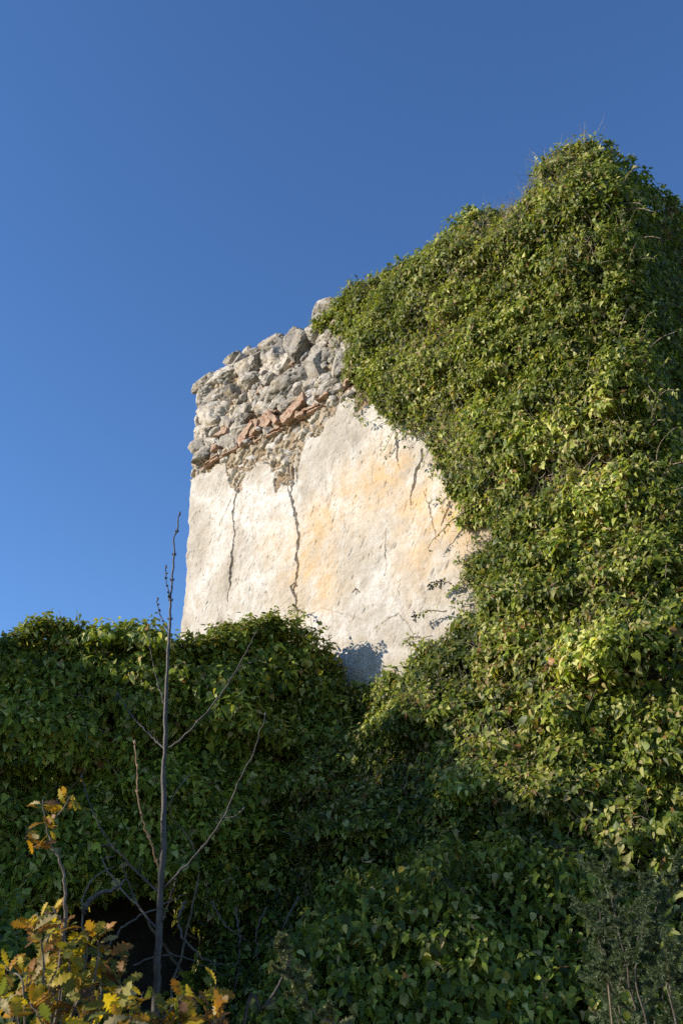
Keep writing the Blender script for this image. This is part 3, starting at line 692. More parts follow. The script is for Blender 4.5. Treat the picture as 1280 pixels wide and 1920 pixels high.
# side face of the corner, its leaf palette darkened for the shade
def thick_side(s_, z):
    lowk = np.clip((4.2 - (z - EYE)) / 4.2, 0, 1)
    return np.clip((0.10 + 0.35 * lowk) + (0.35 + 0.5 * lowk) * fbm2(s_ * 1.3 + 70, z * 1.4, 4, 31) + lowk * 0.35 + 0.10 * fbm2(s_ * 5, z * 5, 2, 19), 0.04, 1.6)
sivytop = lambda s_: side_top(s_) + 0.25
s_ = r.uniform(0, 1, 90000) ** 1.5 * 5.0 - 0.12; z2 = r.uniform(0.0, 9.4, 90000); m = z2 < sivytop(s_) + 0.15 * fbm2(s_ * 3, s_ * 0, 3); s_, z2 = s_[m], z2[m]
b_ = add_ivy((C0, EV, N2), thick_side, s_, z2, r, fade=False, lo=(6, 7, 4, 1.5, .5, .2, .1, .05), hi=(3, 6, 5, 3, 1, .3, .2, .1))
# growth turning round the corner from one face to the other
n_w = 15000; zw = r.uniform(0.2, 8.75, n_w); thw = r.uniform(0, 1, n_w) * math.pi / 2
Ra = thick_front(zw * 0 + 0.02, zw) * edge_fade(zw * 0 + 0.02, zw); Rb = np.maximum(thick_side(zw * 0 + 0.02, zw), 0.6 * Ra)
Rw = (Ra * np.cos(thw) ** 2 + Rb * np.sin(thw) ** 2) * (1 + 0.5 * fbm2(thw * 1.5, zw * 4, 3, 61)); dw = np.cos(thw)[:, None] * NV + np.sin(thw)[:, None] * N2
Pw = C0 + dw * np.maximum(Rw - r.exponential(0.08, n_w), 0.02)[:, None] + zw[:, None] * UP
ros = r.random(n_w) < 0.10; i = np.where(~ros)[0]; hw = np.clip((zw - EYE) / 6, 0, 1); szw = 0.066 - 0.022 * hw ** 0.7
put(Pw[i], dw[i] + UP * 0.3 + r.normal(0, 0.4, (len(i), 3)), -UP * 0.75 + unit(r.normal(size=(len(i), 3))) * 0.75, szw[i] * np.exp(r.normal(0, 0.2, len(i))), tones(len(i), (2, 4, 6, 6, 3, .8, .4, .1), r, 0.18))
i = np.where(ros)[0]; b, Nn, T, sz, idx = rosettes(Pw[i], unit(dw[i] + UP * 0.4 + r.normal(0, 0.3, (len(i), 3))), szw[i] * 1.1, r, droop=0.6); put(b, Nn, T, sz, tones(len(b), (2, 4, 6, 6, 3, .8, .4, .1), r))
# crest: shoots standing up along the wall heads
n_c = 1500; tcst = r.uniform(-0.1, 4.15, n_c); Pc = wallpt(tcst, ivytop(tcst) - r.uniform(0.02, 0.22, n_c), r.uniform(-0.45, 0.12, n_c))
Ac = unit(UP * 0.7 + NV * 0.5 + r.normal(0, 0.45, (n_c, 3)))
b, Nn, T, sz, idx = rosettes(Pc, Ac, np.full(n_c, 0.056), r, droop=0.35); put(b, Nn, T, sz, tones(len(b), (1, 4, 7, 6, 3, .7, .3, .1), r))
n_s = 900; scst = r.uniform(-0.1, 5.4, n_s); Ps = sidept(scst, sivytop(scst) - r.uniform(0.0, 0.25, n_s), r.uniform(-0.45, 0.2, n_s))
As = unit(UP * 0.8 + N2 * 0.3 + r.normal(0, 0.45, (n_s, 3)))
b, Nn, T, sz, idx = rosettes(Ps, As, np.full(n_s, 0.058), r, droop=0.35); put(b, Nn, T, sz, tones(len(b), (2, 5, 6, 4, 1.5, .4, .2, .1), r))
# long leafy sprays reaching out of the mass
spr = Bag(); SP = []; SA = []
def spray(start, d, L_, grav, size, thick=0.006, nl=9, wob=0.45):
    n_ = max(5, int(L_ / 0.05)); P = vine(start, d, n_, L_ / n_, r, grav, wob=wob)
    spr.tube(P, np.linspace(thick, thick * 0.35, len(P)), 5)
    for q in range(max(1, len(P) // 3), len(P)):
        if r.random() < 0.75:
            SP.append(P[q]); SA.append(unit(unit(P[q] - P[q - 1]) * 0.5 + r.normal(0, 0.5, 3) + UP * 0.3))
sizes_ = []
for k in range(210):                                   # on the front face
    t0 = r.uniform(0.0, 4.2); z0 = r.uniform(EYE + 0.3, EYE + 6.2)
    if not inpoly(np.array([t0]), np.array([z0]), IPOLY)[0]: continue
    d0 = float(thick_front(np.array([t0]), np.array([z0]))[0] * edge_fade(np.array([t0]), np.array([z0]))[0])
    spray(wallpt(np.array([t0]), np.array([z0]), np.array([d0 * 0.6]))[0], NV * 0.6 + UP * r.uniform(0.2, 1.0) + r.normal(0, 0.4, 3), r.uniform(0.2, 0.45), (0, 0, -2.5), 0.05)
for k in range(70):                                   # along the corner edge
    z0 = r.uniform(EYE + 0.5, EYE + 6.6)
    spray(C0 + UP * z0 + (N2 + NV) * 0.15, (N2 + NV) * 0.6 + UP * r.uniform(0.2, 1.0) + r.normal(0, 0.35, 3), r.uniform(0.25, 0.5), (0, 0, -2.5), 0.05)
for k in range(70):                                   # feathery crest against the sky
    if k < 34: s0 = r.uniform(0, 5.2); st_ = sidept(np.array([s0]), np.array([sivytop(s0)]), np.array([0.0]))[0]
    else: t0 = r.uniform(0, 4.0); st_ = wallpt(np.array([t0]), np.array([ivytop(t0)]), np.array([-0.05]))[0]
    spray(st_, UP * 1.1 + r.normal(0, 0.3, 3), r.uniform(0.08, 0.22), (0, 0, 0), 0.045, 0.004)
for (x, y, x2, y2) in [(885, 965, 818, 1035), (860, 1100, 822, 1108), (850, 1150, 795, 1163), (560, 1150, 590, 1160), (875, 925, 838, 905), (800, 1200, 770, 1215), (900, 1090, 855, 1120), (835, 870, 822, 905)]:
    p0 = wallpt(*[np.array([q]) for q in (*on_wall(x, y), 0.10)])[0]; p1 = wallpt(*[np.array([q]) for q in (*on_wall(x2, y2), 0.12)])[0]
    P = smoothline([p0, (p0 + p1) / 2 + UP * 0.04, p1], 12, 0.006); spr.tube(P, np.linspace(0.008, 0.003, 12), 5)
    for q in range(3, 12): SP.append(P[q]); SA.append(unit(unit(p1 - p0) * 0.4 + NV * 0.6 + r.normal(0, 0.5, 3)))
for k in range(75):
    q = r.integers(0, len(IE) - 4); f = r.random(); e0 = np.array(IE[q]) * (1 - f) + np.array(IE[q + 1]) * f
    d = unit(np.array([r.uniform(0.3, 1.0), r.normal(-0.3, 0.6)])); P = [e0 - d * 0.05]
    for _ in range(r.integers(5, 13)):
        d = unit(d + r.normal(0, 0.35, 2)); P.append(P[-1] + d * 0.035)
    P = np.array(P); offs = np.linspace(0.06, r.uniform(0.015, 0.07), len(P)); W_ = wallpt(P[:, 0], P[:, 1], offs); spr.tube(W_, np.linspace(0.005, 0.0018, len(P)), 4)
    if r.random() < 0.75:
        for j in range(2, len(P)): SP.append(W_[j]); SA.append(unit(NV * 0.8 + r.normal(0, 0.5, 3)))
SP = np.array(SP); SA = np.array(SA)
b, Nn, T, sz, idx = rosettes(SP, SA, np.full(len(SP), 0.044), r, 1, 3, 0.6, 0.5); put(b, Nn, T, sz, tones(len(b), (1, 3, 6, 6, 3, .7, .3, .1), r))
leaves('leaves', np.vstack(LP), np.vstack(LN), np.vstack(LTt), np.concatenate(LS), np.vstack(LC), M_IVY, house_ivy, seed=5)
# woody stems: vines crawling up the wall, bare dead twigs in front
for k in range(70):
    t0 = r.uniform(0.1, 5.0); z0 = r.uniform(0.2, 5.5)
    if not inpoly(np.array([t0]), np.array([z0]), IPOLY)[0]: continue
    P = [np.array([t0, z0])]; d = np.array([r.normal(0, 0.5), 1.0])
    for q in range(60):
        d = unit(d + r.normal(0, 0.25, 2) + np.array([0, 0.08])); nx = P[-1] + d * 0.06
        if not inpoly(nx[:1], nx[1:], IPOLY)[0]: break
        P.append(nx)
    if len(P) < 6: continue
    P = np.array(P); spr.tube(wallpt(P[:, 0], P[:, 1], 0.03 + 0.05 * r.random(len(P))), np.linspace(r.uniform(0.006, 0.016), 0.003, len(P)), 5)
spr.build('stems', M_STEM, house_ivy)
nt_ = 11000; t = r.uniform(0.0, 5.2, nt_ * 2); z = r.uniform(EYE + 0.2, 9.0, nt_ * 2); m = inpoly(t, z, IPOLY) & (fbm2(t * 1.0, z * 1.6, 4, 707) > 0.02); t, z = t[m], z[m]
th = thick_front(t, z) * edge_fade(t, z)
Pt = wallpt(t, z, th * r.uniform(0.5, 1.0, len(t))); At = unit(NV * 0.35 + UP * 0.4 + r.normal(0, 0.7, (len(t), 3)))
V, Q = shoots_lines(Pt, At, r.uniform(0.08, 0.32, len(t)), r, r.uniform(0.0014, 0.0032, len(t)))
raw_mesh('dead_twigs', V, Q, M_DEAD, house_ivy)
# bare dangling twigs at the free edge where the plaster shows through
def berries(p, parent):
    b2 = Bag(); Vb, Fb = ico(1)
    for q in range(16):
        d = unit(r.normal(size=3)); rr = r.uniform(0.02, 0.05); b2.add(Vb * 0.010 + p + d * rr, None, Fb)
        b2.tube(np.array([p, p + d * rr]), 0.0012, 3)
    b2.build('berry_cluster', M_BERRY, parent)
for (x, y) in [(828, 1104), (797, 1162), (843, 1100)]:
    p = wallpt(*[np.array([q]) for q in (*on_wall(x, y), 0.13)])[0]; berries(p, house_ivy)

# ------------------------------------------------------------------ low wall smothered in ivy, left
W0 = np.array([0.30, 9.45, 0.0]); WD = unit(np.array([-0.970, -0.243, 0.0])); WN = np.array([-WD[1], WD[0], 0.0])
if WN[1] > 0: WN = -WN
LW = 4.9
W2 = W0 + WD * 4.7; WD2 = unit(np.array([-0.5, -0.866, 0.0])); WN2 = np.array([0.866, -0.5, 0.0]); LW2 = 6.6   # invented turn of the wall, left of the frame, added to cast shade
def on_low(x, y):
    rr = ray(x, y); e = np.array([0, 0, EYE]); s_ = np.dot(W0 - e, WN) / np.dot(rr, WN); p = e + rr * s_
    return float(np.dot(p - W0, WD)), float(p[2])
lt = sorted([on_low(*p) for p in [(0, 1172), (60, 1150), (130, 1152), (200, 1158), (260, 1150), (310, 1172), (345, 1185), (385, 1185), (405, 1158), (470, 1150), (520, 1142), (560, 1158), (600, 1178), (630, 1215), (650, 1262), (668, 1310)]])
LTOP = lambda a: np.interp(a, [p[0] for p in lt] + [4.2, 4.9], [p[1] - 0.10 for p in lt] + [4.75, 4.8])
LTOP2 = lambda a: np.where(np.asarray(a) < 0.35, 4.8, np.interp(a, [0.7, 1, 2.2, 3.2, 3.6, 3.85, 4.35, 4.55, 5.0, 5.3, 6.0, 6.6], [5.9, 6.0, 5.65, 5.35, 5.3, 3.8, 3.7, 5.5, 5.3, 4.5, 3.9, 3.2]))  # top of the added return, shaped for its shadow, dipped to let sun through
low_wall = thing('garden_wall', 'low garden wall with shade put into its dark colour, hidden under the ivy at the left', 'wall')
wa = np.linspace(0.05, LW - 0.3, 20)
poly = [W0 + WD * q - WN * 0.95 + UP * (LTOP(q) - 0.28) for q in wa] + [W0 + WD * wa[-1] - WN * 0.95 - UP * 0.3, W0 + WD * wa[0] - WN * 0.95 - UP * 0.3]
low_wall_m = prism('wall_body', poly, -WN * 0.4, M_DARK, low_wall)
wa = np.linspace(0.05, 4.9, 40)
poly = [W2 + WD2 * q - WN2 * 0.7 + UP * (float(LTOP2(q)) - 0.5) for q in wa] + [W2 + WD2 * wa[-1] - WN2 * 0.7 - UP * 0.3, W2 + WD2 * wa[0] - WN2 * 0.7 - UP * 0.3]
prism('unseen_shade_return', poly, -WN2 * 0.4, M_DARK, low_wall)  # added out of view to block the low sun
low_ivy = thing('hedge_ivy', 'shaded ivy mound with a sunlit top draped over the low wall at left', 'ivy')
LP = []; LN = []; LTt = []; LS = []; LC = []
r = np.random.default_rng(55)
hem_px = [(-400, 1700), (0, 1700), (60, 1680), (120, 1700), (180, 1665), (240, 1680), (330, 1660), (380, 1700), (425, 1740), (460, 1700), (520, 1655), (570, 1655), (610, 1690), (680, 1720)]
hm = sorted([on_low(*p) for p in hem_px]); HEM = lambda a: np.interp(a, [p[0] for p in hm] + [LW], [p[1] for p in hm] + [0.5])
def thick_low(a, z, top=None):
    top = LTOP(a) if top is None else top; e = np.clip((z - (top - 0.55)) / 0.55, 0, 1)
    d = -0.55 * (1 - np.sqrt(np.clip(1 - e * e, 0, 1)))
    lump = fbm2(a * 1.3 + 10, z * 1.5 + 5, 4, 63); led = fbm2(a * 1.1 + 90, z * 3.0, 3, 41)
    return d + 0.75 * lump + 0.35 * np.clip(led, 0, 1) + 0.42 * shingle(a, z, 0.60, 0.46, 80)[0] + 0.20 * shingle(a, z, 0.28, 0.24, 120)[0] - 0.2 - 0.25 * np.clip((2.9 - z), 0, 1)
def low_pts(n_, front=True):
    if front:
        a = r.uniform(-0.1, LW, n_); z = r.uniform(1.2, 5.8, n_); m = (z < LTOP(a)) & (z > HEM(a) + 0.10 * fbm2(a * 9, a * 0, 2)); return a[m], z[m]
a, z = low_pts(68000)
gap = fbm2(a * 2.4, z * 2.6, 3, 655); kk = r.random(len(a)) < np.clip(0.4 + gap * 2.0 + shingle(a, z, 0.60, 0.46, 80)[0] * 0.9 + shingle(a, z, 0.28, 0.24, 120)[0] * 0.7, 0.05, 1); a, z = a[kk], z[kk]
FL = (W0, WD, WN)
def raw_add(frame, fn, t, z, frac=0.55, sizes=(0.060, 0.100), lo=(1, 4, 8, 7, 2.5, .8, .15, .4), inset=0.0, zpow=None):
    O, D_, Nw = frame; th = fn(t, z); gt, gz = grad_normal(fn, t, z)
    gt = np.clip(gt, -1.5, 1.5); gz = np.clip(gz, -3, 1.5)
    depth = th - r.exponential(0.11, len(t)) + r.normal(0, 0.03, len(t)) - inset
    nrm = unit(Nw[None] - D_[None] * gt[:, None] * 0.8 - UP[None] * gz[:, None] * 0.8)
    P = O + np.multiply.outer(t, D_) + np.multiply.outer(depth, Nw) + np.multiply.outer(z, UP)
    n_ = len(P); size = r.uniform(*sizes, n_); ros = r.random(n_) < 0.16; i = np.where(~ros)[0]; m = len(i)
    cl = 0.6 * fbm2(t * 1.3, z * 1.3, 3, 443) + 0.5 * (shingle(t, z, 0.60, 0.46, 80)[1] - 0.5) + 0.35
    T = unit(-UP * 0.9 + unit(r.normal(size=(m, 3))) * 0.65 + nrm[i] * 0.15); Nn = nrm[i] + UP * 0.3 + r.normal(0, 0.35, (m, 3))
    put(P[i], Nn, T, size[i], tones(m, lo, r, 0.18) * np.exp(cl[i] * 0.8)[:, None])
    i = np.where(ros)[0]; A = unit(nrm[i] * 0.9 + UP * 0.4 + r.normal(0, 0.3, (len(i), 3)))
    b, Nn, T, sz, idx = rosettes(P[i], A, size[i], r, droop=0.7); put(b, Nn, T, sz, tones(len(b), lo, r, 0.18) * np.exp(cl[i[idx]] * 0.8)[:, None])
raw_add(FL, thick_low, a, z)
a = r.uniform(0, LW2, 26000); z = r.uniform(0.6, 6.3, 26000); m = (z < LTOP2(a) + 0.6 * fbm2(a * 3, a * 0, 4) - r.exponential(0.15, len(a))) & ((a < 4.9) | (fbm2(a * 2.4, z * 2.4, 2, 17) > 0.02)); a, z = a[m], z[m]  # ivy on the added return, gaps left for dappled sun
raw_add((W2, WD2, WN2), lambda p, q: thick_low(p, q, LTOP2(p)), a, z, sizes=(0.08, 0.12))
# the top, back over the wall
n_ = 4600; a = r.uniform(-0.1, LW - 0.3, n_); q = r.uniform(-1.7, -0.05, n_)
zt = LTOP(a) + 0.34 * fbm2(a * 2.2, q * 2.2, 3, 8) - 0.06 - 0.25 * np.clip(-q - 1.1, 0, 1) + r.normal(0, 0.035, n_)
P = W0 + np.multiply.outer(a, WD) + np.multiply.outer(q, WN) + np.multiply.outer(zt, UP)
A = unit(UP * 0.8 + WN * 0.25 + r.normal(0, 0.4, (n_, 3)))
b, Nn, T, sz, idx = rosettes(P, A, r.uniform(0.055, 0.085, n_), r, droop=0.35); put(b, Nn, T, sz, tones(len(b), (1, 4, 7, 7, 3, .5, .1, .1), r))
# sprigs standing up from the crest
spr = Bag(); SP = []; SA = []
for k in range(70):
    a0 = r.uniform(0.0, LW - 0.5); st_ = W0 + WD * a0 + UP * (LTOP(a0) - 0.05) + WN * r.uniform(-0.6, 0.0)
    spray(st_, UP * 0.8 + r.normal(0, 0.45, 3), r.uniform(0.1, 0.26), (0, 0, 0), 0.05, 0.004)
for k in range(120):
    a0 = r.uniform(0.3, LW - 0.5); z0 = r.uniform(2.4, LTOP(a0) - 0.2); th = float(thick_low(np.array([a0]), np.array([z0]))[0])
    spray(W0 + WD * a0 + UP * z0 + WN * (th - 0.05), WN * 0.7 + r.normal(0, 0.5, 3), r.uniform(0.15, 0.4), (0, 0, -2.5), 0.06)
SPa = np.array(SP); SAa = np.array(SA)
b, Nn, T, sz, idx = rosettes(SPa, SAa, np.full(len(SPa), 0.065), r, 2, 4, 0.6, 0.5); put(b, Nn, T, sz, tones(len(b), (1, 4, 7, 6, 2, .5, .1, .1), r))
leaves('leaves', np.vstack(LP), np.vstack(LN), np.vstack(LTt), np.concatenate(LS), np.vstack(LC), M_IVY, low_ivy, seed=6)
for k in range(26):                                   # woody stems inside, rising from the cave
    a0 = r.uniform(0.2, LW - 0.3)
    P = vine(W0 + WD * a0 - WN * r.uniform(0.2, 0.85) + UP * 0.3, UP + r.normal(0, 0.3, 3), 50, 0.075, r, (0, 0, 0.5), wob=0.7)
    P = P[P[:, 2] < LTOP(a0) - 0.25]
    if len(P) > 4: spr.tube(P, np.linspace(r.uniform(0.008, 0.022), 0.005, len(P)), 6)
spr.build('stems', M_STEM, low_ivy)
# curved old branches showing in the dark hollow
hol = [[(158, 1712), (168, 1690), (186, 1676), (212, 1668), (235, 1650)], [(350, 1690), (335, 1720), (345, 1760), (385, 1800), (420, 1810)], [(395, 1690), (430, 1740), (460, 1760)], [(200, 1780), (235, 1735), (300, 1700), (350, 1675)],
       [(250, 1810), (310, 1790), (360, 1800), (420, 1830)], [(440, 1700), (450, 1760), (445, 1830), (430, 1880)], [(500, 1700), (480, 1760), (490, 1850)], [(560, 1680), (530, 1750), (540, 1830), (510, 1880)], [(340, 1800), (330, 1850), (350, 1900)]]
for k, ln in enumerate(hol):
    t_ = Bag(); Yd = 7.6 + 0.2 * (k % 3); P = smoothline([at(x, y, Yd) for x, y in ln], 26, 0.006)
    rad0 = [0.024, 0.013, 0.009, 0.010, 0.007, 0.009, 0.007, 0.008, 0.006][k]
    t_.tube(P, np.linspace(rad0, rad0 * 0.4, 26), 7)
    o = t_.build('bare_vine', M_OAKB)
    o['category'] = 'vine'; o['group'] = 'bare vines in the dark hollow under the ivy'
    o['label'] = ['thick pale old vine arching at the left end of the dark hollow',
                  'hooked bare vine curling just right of the sapling trunk in the hollow',
                  'short slanting bare vine under the ivy hem right of the sapling',
                  'slender vine rising behind the sapling trunk towards the ivy hem',
                  'thin vine lying low and nearly level behind the sapling trunk',
                  'upright bare vine hanging in the middle of the dark hollow',
                  'straight thin vine just right of the middle of the dark hollow',
                  'rightmost bare vine in the hollow, beside the glossy ivy bush',
                  'very short upright vine low behind the sapling trunk'][k]

# ------------------------------------------------------------------ ivy bushes in front
def mound(name, label, c, R, n_, sizes, seed, lo, group=None, lumps=0.35):
    global LP, LN, LTt, LS, LC
    r = np.random.default_rng(seed); LP = []; LN = []; LTt = []; LS = []; LC = []
    tg = thing(name, label, 'bush', group=group)
    d = unit(r.normal(size=(n_, 3))); d = d[d[:, 2] > -0.35]
    rad = 1 + lumps * (fbm2(np.arctan2(d[:, 1], d[:, 0]) * 1.6 + seed, d[:, 2] * 2.6, 4, seed) * 1.4)
    dep = r.exponential(0.12, len(d)); P = np.array(c) + d * np.array(R) * (rad - dep)[:, None]
    nrm = unit(d / np.array(R)); ros = r.random(len(P)) < 0.2
    cl = fbm2(P[:, 0] * 2, P[:, 2] * 2, 3, 3) + 0.1
    i = np.where(~ros)[0]; m = len(i)
    put(P[i], nrm[i] + UP * 0.3 + r.normal(0, 0.35, (m, 3)), -UP * 0.9 + unit(r.normal(size=(m, 3))) * 0.7, r.uniform(*sizes, m), tones(m, lo, r, 0.18) * np.exp(cl[i])[:, None])
    i = np.where(ros)[0]; A = unit(nrm[i] * 0.9 + UP * 0.5 + r.normal(0, 0.3, (len(i), 3)))
    b, Nn, T, sz, idx = rosettes(P[i], A, r.uniform(*sizes, len(i)), r, droop=0.75); put(b, Nn, T, sz, tones(len(b), lo, r, 0.18) * np.exp(cl[i[idx]])[:, None])
    P_, N_, T_, S_, C_ = np.vstack(LP), np.vstack(LN), np.vstack(LTt), np.concatenate(LS), np.vstack(LC)
    k_ = P_[:, 2] > 0.05
    leaves('leaves', P_[k_], N_[k_], T_[k_], S_[k_], C_[k_], M_IVY, tg, seed=seed)
    st = Bag()
    for k in range(26):
        a0 = r.uniform(0, 6.28); q = r.uniform(0.2, 0.8)
        e = np.array(c) + np.array([math.cos(a0) * q * R[0], math.sin(a0) * q * R[1], R[2] * 0.6])
        b0 = np.array([c[0] + r.normal(0, 0.12), c[1] + r.normal(0, 0.12), 0.0])
        st.tube(smoothline([b0, (b0 + e) / 2 + r.normal(0, 0.08, 3), e], 16), np.linspace(0.014, 0.004, 16), 5)
    st.build('stems', M_STEM, tg)
LO = (2, 6, 8, 5, 1.8, .5, .1, .2)
mound('ivy_bush', 'glossy ivy bush at the foot of the tall house corner, partly sunlit', (0.75, 6.45, 0.65), (1.5, 0.75, 1.75), 34000, (0.045, 0.075), 71, LO)
mound('ivy_bush', 'small dark ivy bush behind the oak leaves at the lower left', (-1.9, 5.6, 0.9), (0.95, 0.6, 1.2), 12000, (0.045, 0.07), 72, LO)

# ------------------------------------------------------------------ bare sapling
YS = 4.5
sap = thing('sapling', 'slender leafless sapling with grey bark rising in front of the shaded ivy', 'sapling', at(292, 1890, YS))
def limb(name, px, r0, r1, mat, parent, Y0=YS, dY=0.0, n_=30, seg=9, buds=True):
    k = len(px); r0 *= 0.6; r1 *= 0.65; L = [at(x, y, Y0 + dY * i / (k - 1)) for i, (x, y) in enumerate(px)]
    P = smoothline(L, n_, 0.0); rad = np.linspace(r0, r1, n_)
    rr = np.random.default_rng(int(abs(px[0][0]) * 7 + px[-1][1])); rad = rad * (1 + 0.06 * rr.normal(size=n_))
    P[1:-1] += rr.normal(0, 0.0022, P[1:-1].shape)
    bg_ = Bag(); bg_.tube(P, rad, seg)
    if buds:
        for q in range(4, n_ - 1, 5):                 # nodes and small buds
            d = unit(P[q + 1] - P[q]); s_ = unit(np.cross(d, rr.normal(size=3)))
            for sg in (1, -1):
                b0 = P[q] + s_ * sg * rad[q] * 0.6; V = np.array([b0, b0 + (s_ * sg * 0.6 + d) * 0.006, b0 + (s_ * sg * 0.5 + d) * 0.012]); bg_.tube(V, [0.0028, 0.0034, 0.0008], 5)
        d = unit(P[-1] - P[-2]); e = P[-1]
        bg_.tube(np.array([e - d * 0.004, e + d * 0.006, e + d * 0.014, e + d * 0.02]), [r1, r1 * 1.9 + 0.0015, r1 * 1.6 + 0.001, 0.0008], 6)
    return bg_.build(name, mat, parent)
tp = [at(*q) for q in [(292, 1890, YS)]][0]
P = smoothline([np.array([tp[0] + 0.02, tp[1] + 0.02, -0.1]), (tp + np.array([tp[0] + 0.02, tp[1], -0.1])) / 2] + [at(x, y, YS) for x, y in [(292, 1890), (297, 1780), (303, 1660), (307, 1560), (308, 1450), (311, 1340), (316, 1200), (320, 1130), (326, 1040), (330, 1000), (337, 966)]], 90)
L_ = np.linspace(0, 1, 90); hz = P[:, 2]
rad = np.interp(hz, [0, at(292, 1890, YS)[2], at(303, 1650, YS)[2], at(311, 1340, YS)[2], at(320, 1130, YS)[2], at(337, 966, YS)[2]], [0.024, 0.0165, 0.0135, 0.0092, 0.0052, 0.003])
rr_ = np.random.default_rng(4); P[2:-1, 0] += np.convolve(rr_.normal(0, 0.006, 90), np.ones(4) / 4, 'same')[2:-1]
bt = Bag(); bt.tube(P, rad * (1 + 0.07 * rr_.normal(size=90)), 12)
for (x, y) in [(331, 1000), (326, 1045), (322, 1090), (319, 1130), (316, 1165), (312, 1230)]:
    e = at(x, y, YS); k_ = int(np.argmin(np.abs(P[:, 2] - e[2]))); e = P[k_]
    for sg in (1, -1):
        s_ = np.array([sg, 0, 0.0]); bt.tube(np.array([e + s_ * rad[k_] * 0.5, e + s_ * (rad[k_] + 0.004) + UP * 0.006, e + s_ * (rad[k_] + 0.004) + UP * 0.016]), [0.003, 0.0045, 0.001], 5)
bt.tube(np.array([P[-1], P[-1] + UP * 0.010, P[-1] + UP * 0.022]), [0.004, 0.0065, 0.001], 6)
def rebase(o, root):                                   # parts keep their place under a root that is not at the origin
    o.location = Vector(o.location) - root.location
sap.location = (tp[0], tp[1], 0.0)
o = bt.build('trunk', M_SAP, sap); rebase(o, sap)
for px, r0, r1, dY, m in [([(303, 1678), (262, 1640), (215, 1590), (185, 1545), (163, 1490), (154, 1458)], .0085, .0032, .25, M_SAP),
                          ([(296, 1745), (262, 1700), (243, 1660), (232, 1625)], .0075, .003, .3, M_SAP),
                          ([(306, 1668), (340, 1632), (385, 1582), (420, 1530), (448, 1465), (475, 1410), (497, 1342)], .0085, .0028, -.1, M_SAP),
                          ([(303, 1735), (314, 1700), (323, 1672), (330, 1650)], .005, .003, -.1, M_SAP),
                          ([(311, 1405), (340, 1385), (375, 1350), (410, 1308), (440, 1262), (462, 1222), (478, 1190)], .008, .003, -.15, M_SAP),
                          ([(309, 1404), (278, 1375), (250, 1345), (222, 1303)], .007, .003, .3, M_SAP),
                          ([(303, 1650), (290, 1600), (272, 1548), (259, 1500), (257, 1445), (253, 1395)], .0062, .004, -.05, M_TAN),
                          ([(312, 1335), (299, 1290), (286, 1240), (279, 1190)], .0045, .002, .1, M_SAP),
                          ([(319, 1128), (316, 1110), (312, 1085), (311, 1066)], .0042, .0028, -.02, M_SAP),
                          ([(317, 1185), (306, 1165), (299, 1145), (295, 1126)], .0045, .003, .05, M_SAP),
                          ([(422, 1534), (440, 1530), (455, 1519)], .0038, .0022, -.03, M_SAP),
                          ([(440, 1262), (455, 1248), (475, 1238)], .003, .0018, .05, M_SAP),
                          ([(207, 1585), (193, 1586)], .003, .002, .0, M_SAP)]:
    b0 = YS
    if px[0] == (422, 1534): b0 = YS - 0.05
    o = limb('branch', px, r0, r1, m, sap, b0, dY, 12 if len(px) < 4 else 30); rebase(o, sap)
    if m is M_TAN: o['label'] = 'tan twig with paler bark'

# ------------------------------------------------------------------ oak with autumn leaves
half = [(0.0, 0.0), (0.05, 0.06), (0.09, 0.14), (0.20, 0.20), (0.10, 0.28), (0.28, 0.38), (0.13, 0.45), (0.35, 0.57), (0.17, 0.63), (0.33, 0.76), (0.15, 0.81), (0.19, 0.93), (0.07, 0.99)]
nh = len(half); Pm = [(0.0, y) for x, y in half]; tipi = 3 * nh
Po = np.array(Pm + [(x, y + 0.02) for x, y in half] + [(-x, y + 0.02) for x, y in half] + [(0.0, 1.06)])
Qo = np.array([(k, nh + k, nh + k + 1, k + 1) for k in range(nh - 1)] + [(k, k + 1, 2 * nh + k + 1, 2 * nh + k) for k in range(nh - 1)])
To = np.array([(nh - 1, 2 * nh - 1, tipi), (nh - 1, tipi, 3 * nh - 1)])
OAKT = [(Po, Qo, To)]
oak = thing('oak_tree', 'young oak with yellow and brown autumn leaves at the lower left', 'oak', (-1.15, 4.1, 0.0))
r = np.random.default_rng(91); ob = Bag(); OP = []; ON = []; OT = []; OS = []; OC = []
OPAL = np.array([[0.50, 0.35, 0.02], [0.38, 0.19, 0.015], [0.24, 0.21, 0.03], [0.12, 0.14, 0.03], [0.26, 0.11, 0.025], [0.16, 0.075, 0.04], [0.42, 0.33, 0.15]])
def oak_cluster(p, A, k, size, wts):
    for j in range(k):
        an = j * 2.4 + r.uniform(0, 1); u = unit(np.cross(A, r.normal(size=3)));
        rad_ = u; T = unit(rad_ * 0.9 + A * r.uniform(0.0, 0.8) + r.normal(0, 0.15, 3) - UP * 0.1)
        s_ = size * r.uniform(0.55, 1.0); b0 = p - A * r.uniform(0, 0.04)
        ob.tube(np.array([b0, b0 + T * 0.010]), 0.001, 3)
        OP.append(b0 + T * 0.008); OT.append(T); ON.append(UP * 0.4 + A * 0.5 + np.array([0, -0.6, 0]) + r.normal(0, 0.45, 3)); OS.append(s_)
        OC.append(OPAL[r.choice(7, p=np.array(wts) / sum(wts))] * math.exp(r.normal(0, 0.2)))
root = np.array([-1.15, 4.1, -0.1]); fork = np.array([-1.12, 4.12, 0.75])
ob.tube(smoothline([root, root + np.array([0.02, 0.0, 0.45]), fork], 16), np.linspace(0.035, 0.022, 16), 8)
WY = (3, 2.5, 2.2, 2.0, 1.6, 1.2, .8); WG = (1.5, 1, 3, 4, 1, 1, .5); WB = (1, 2, .8, .8, 3, 3, 1); WYY = (4.5, 3, 2, 1, .7, .4, 1)
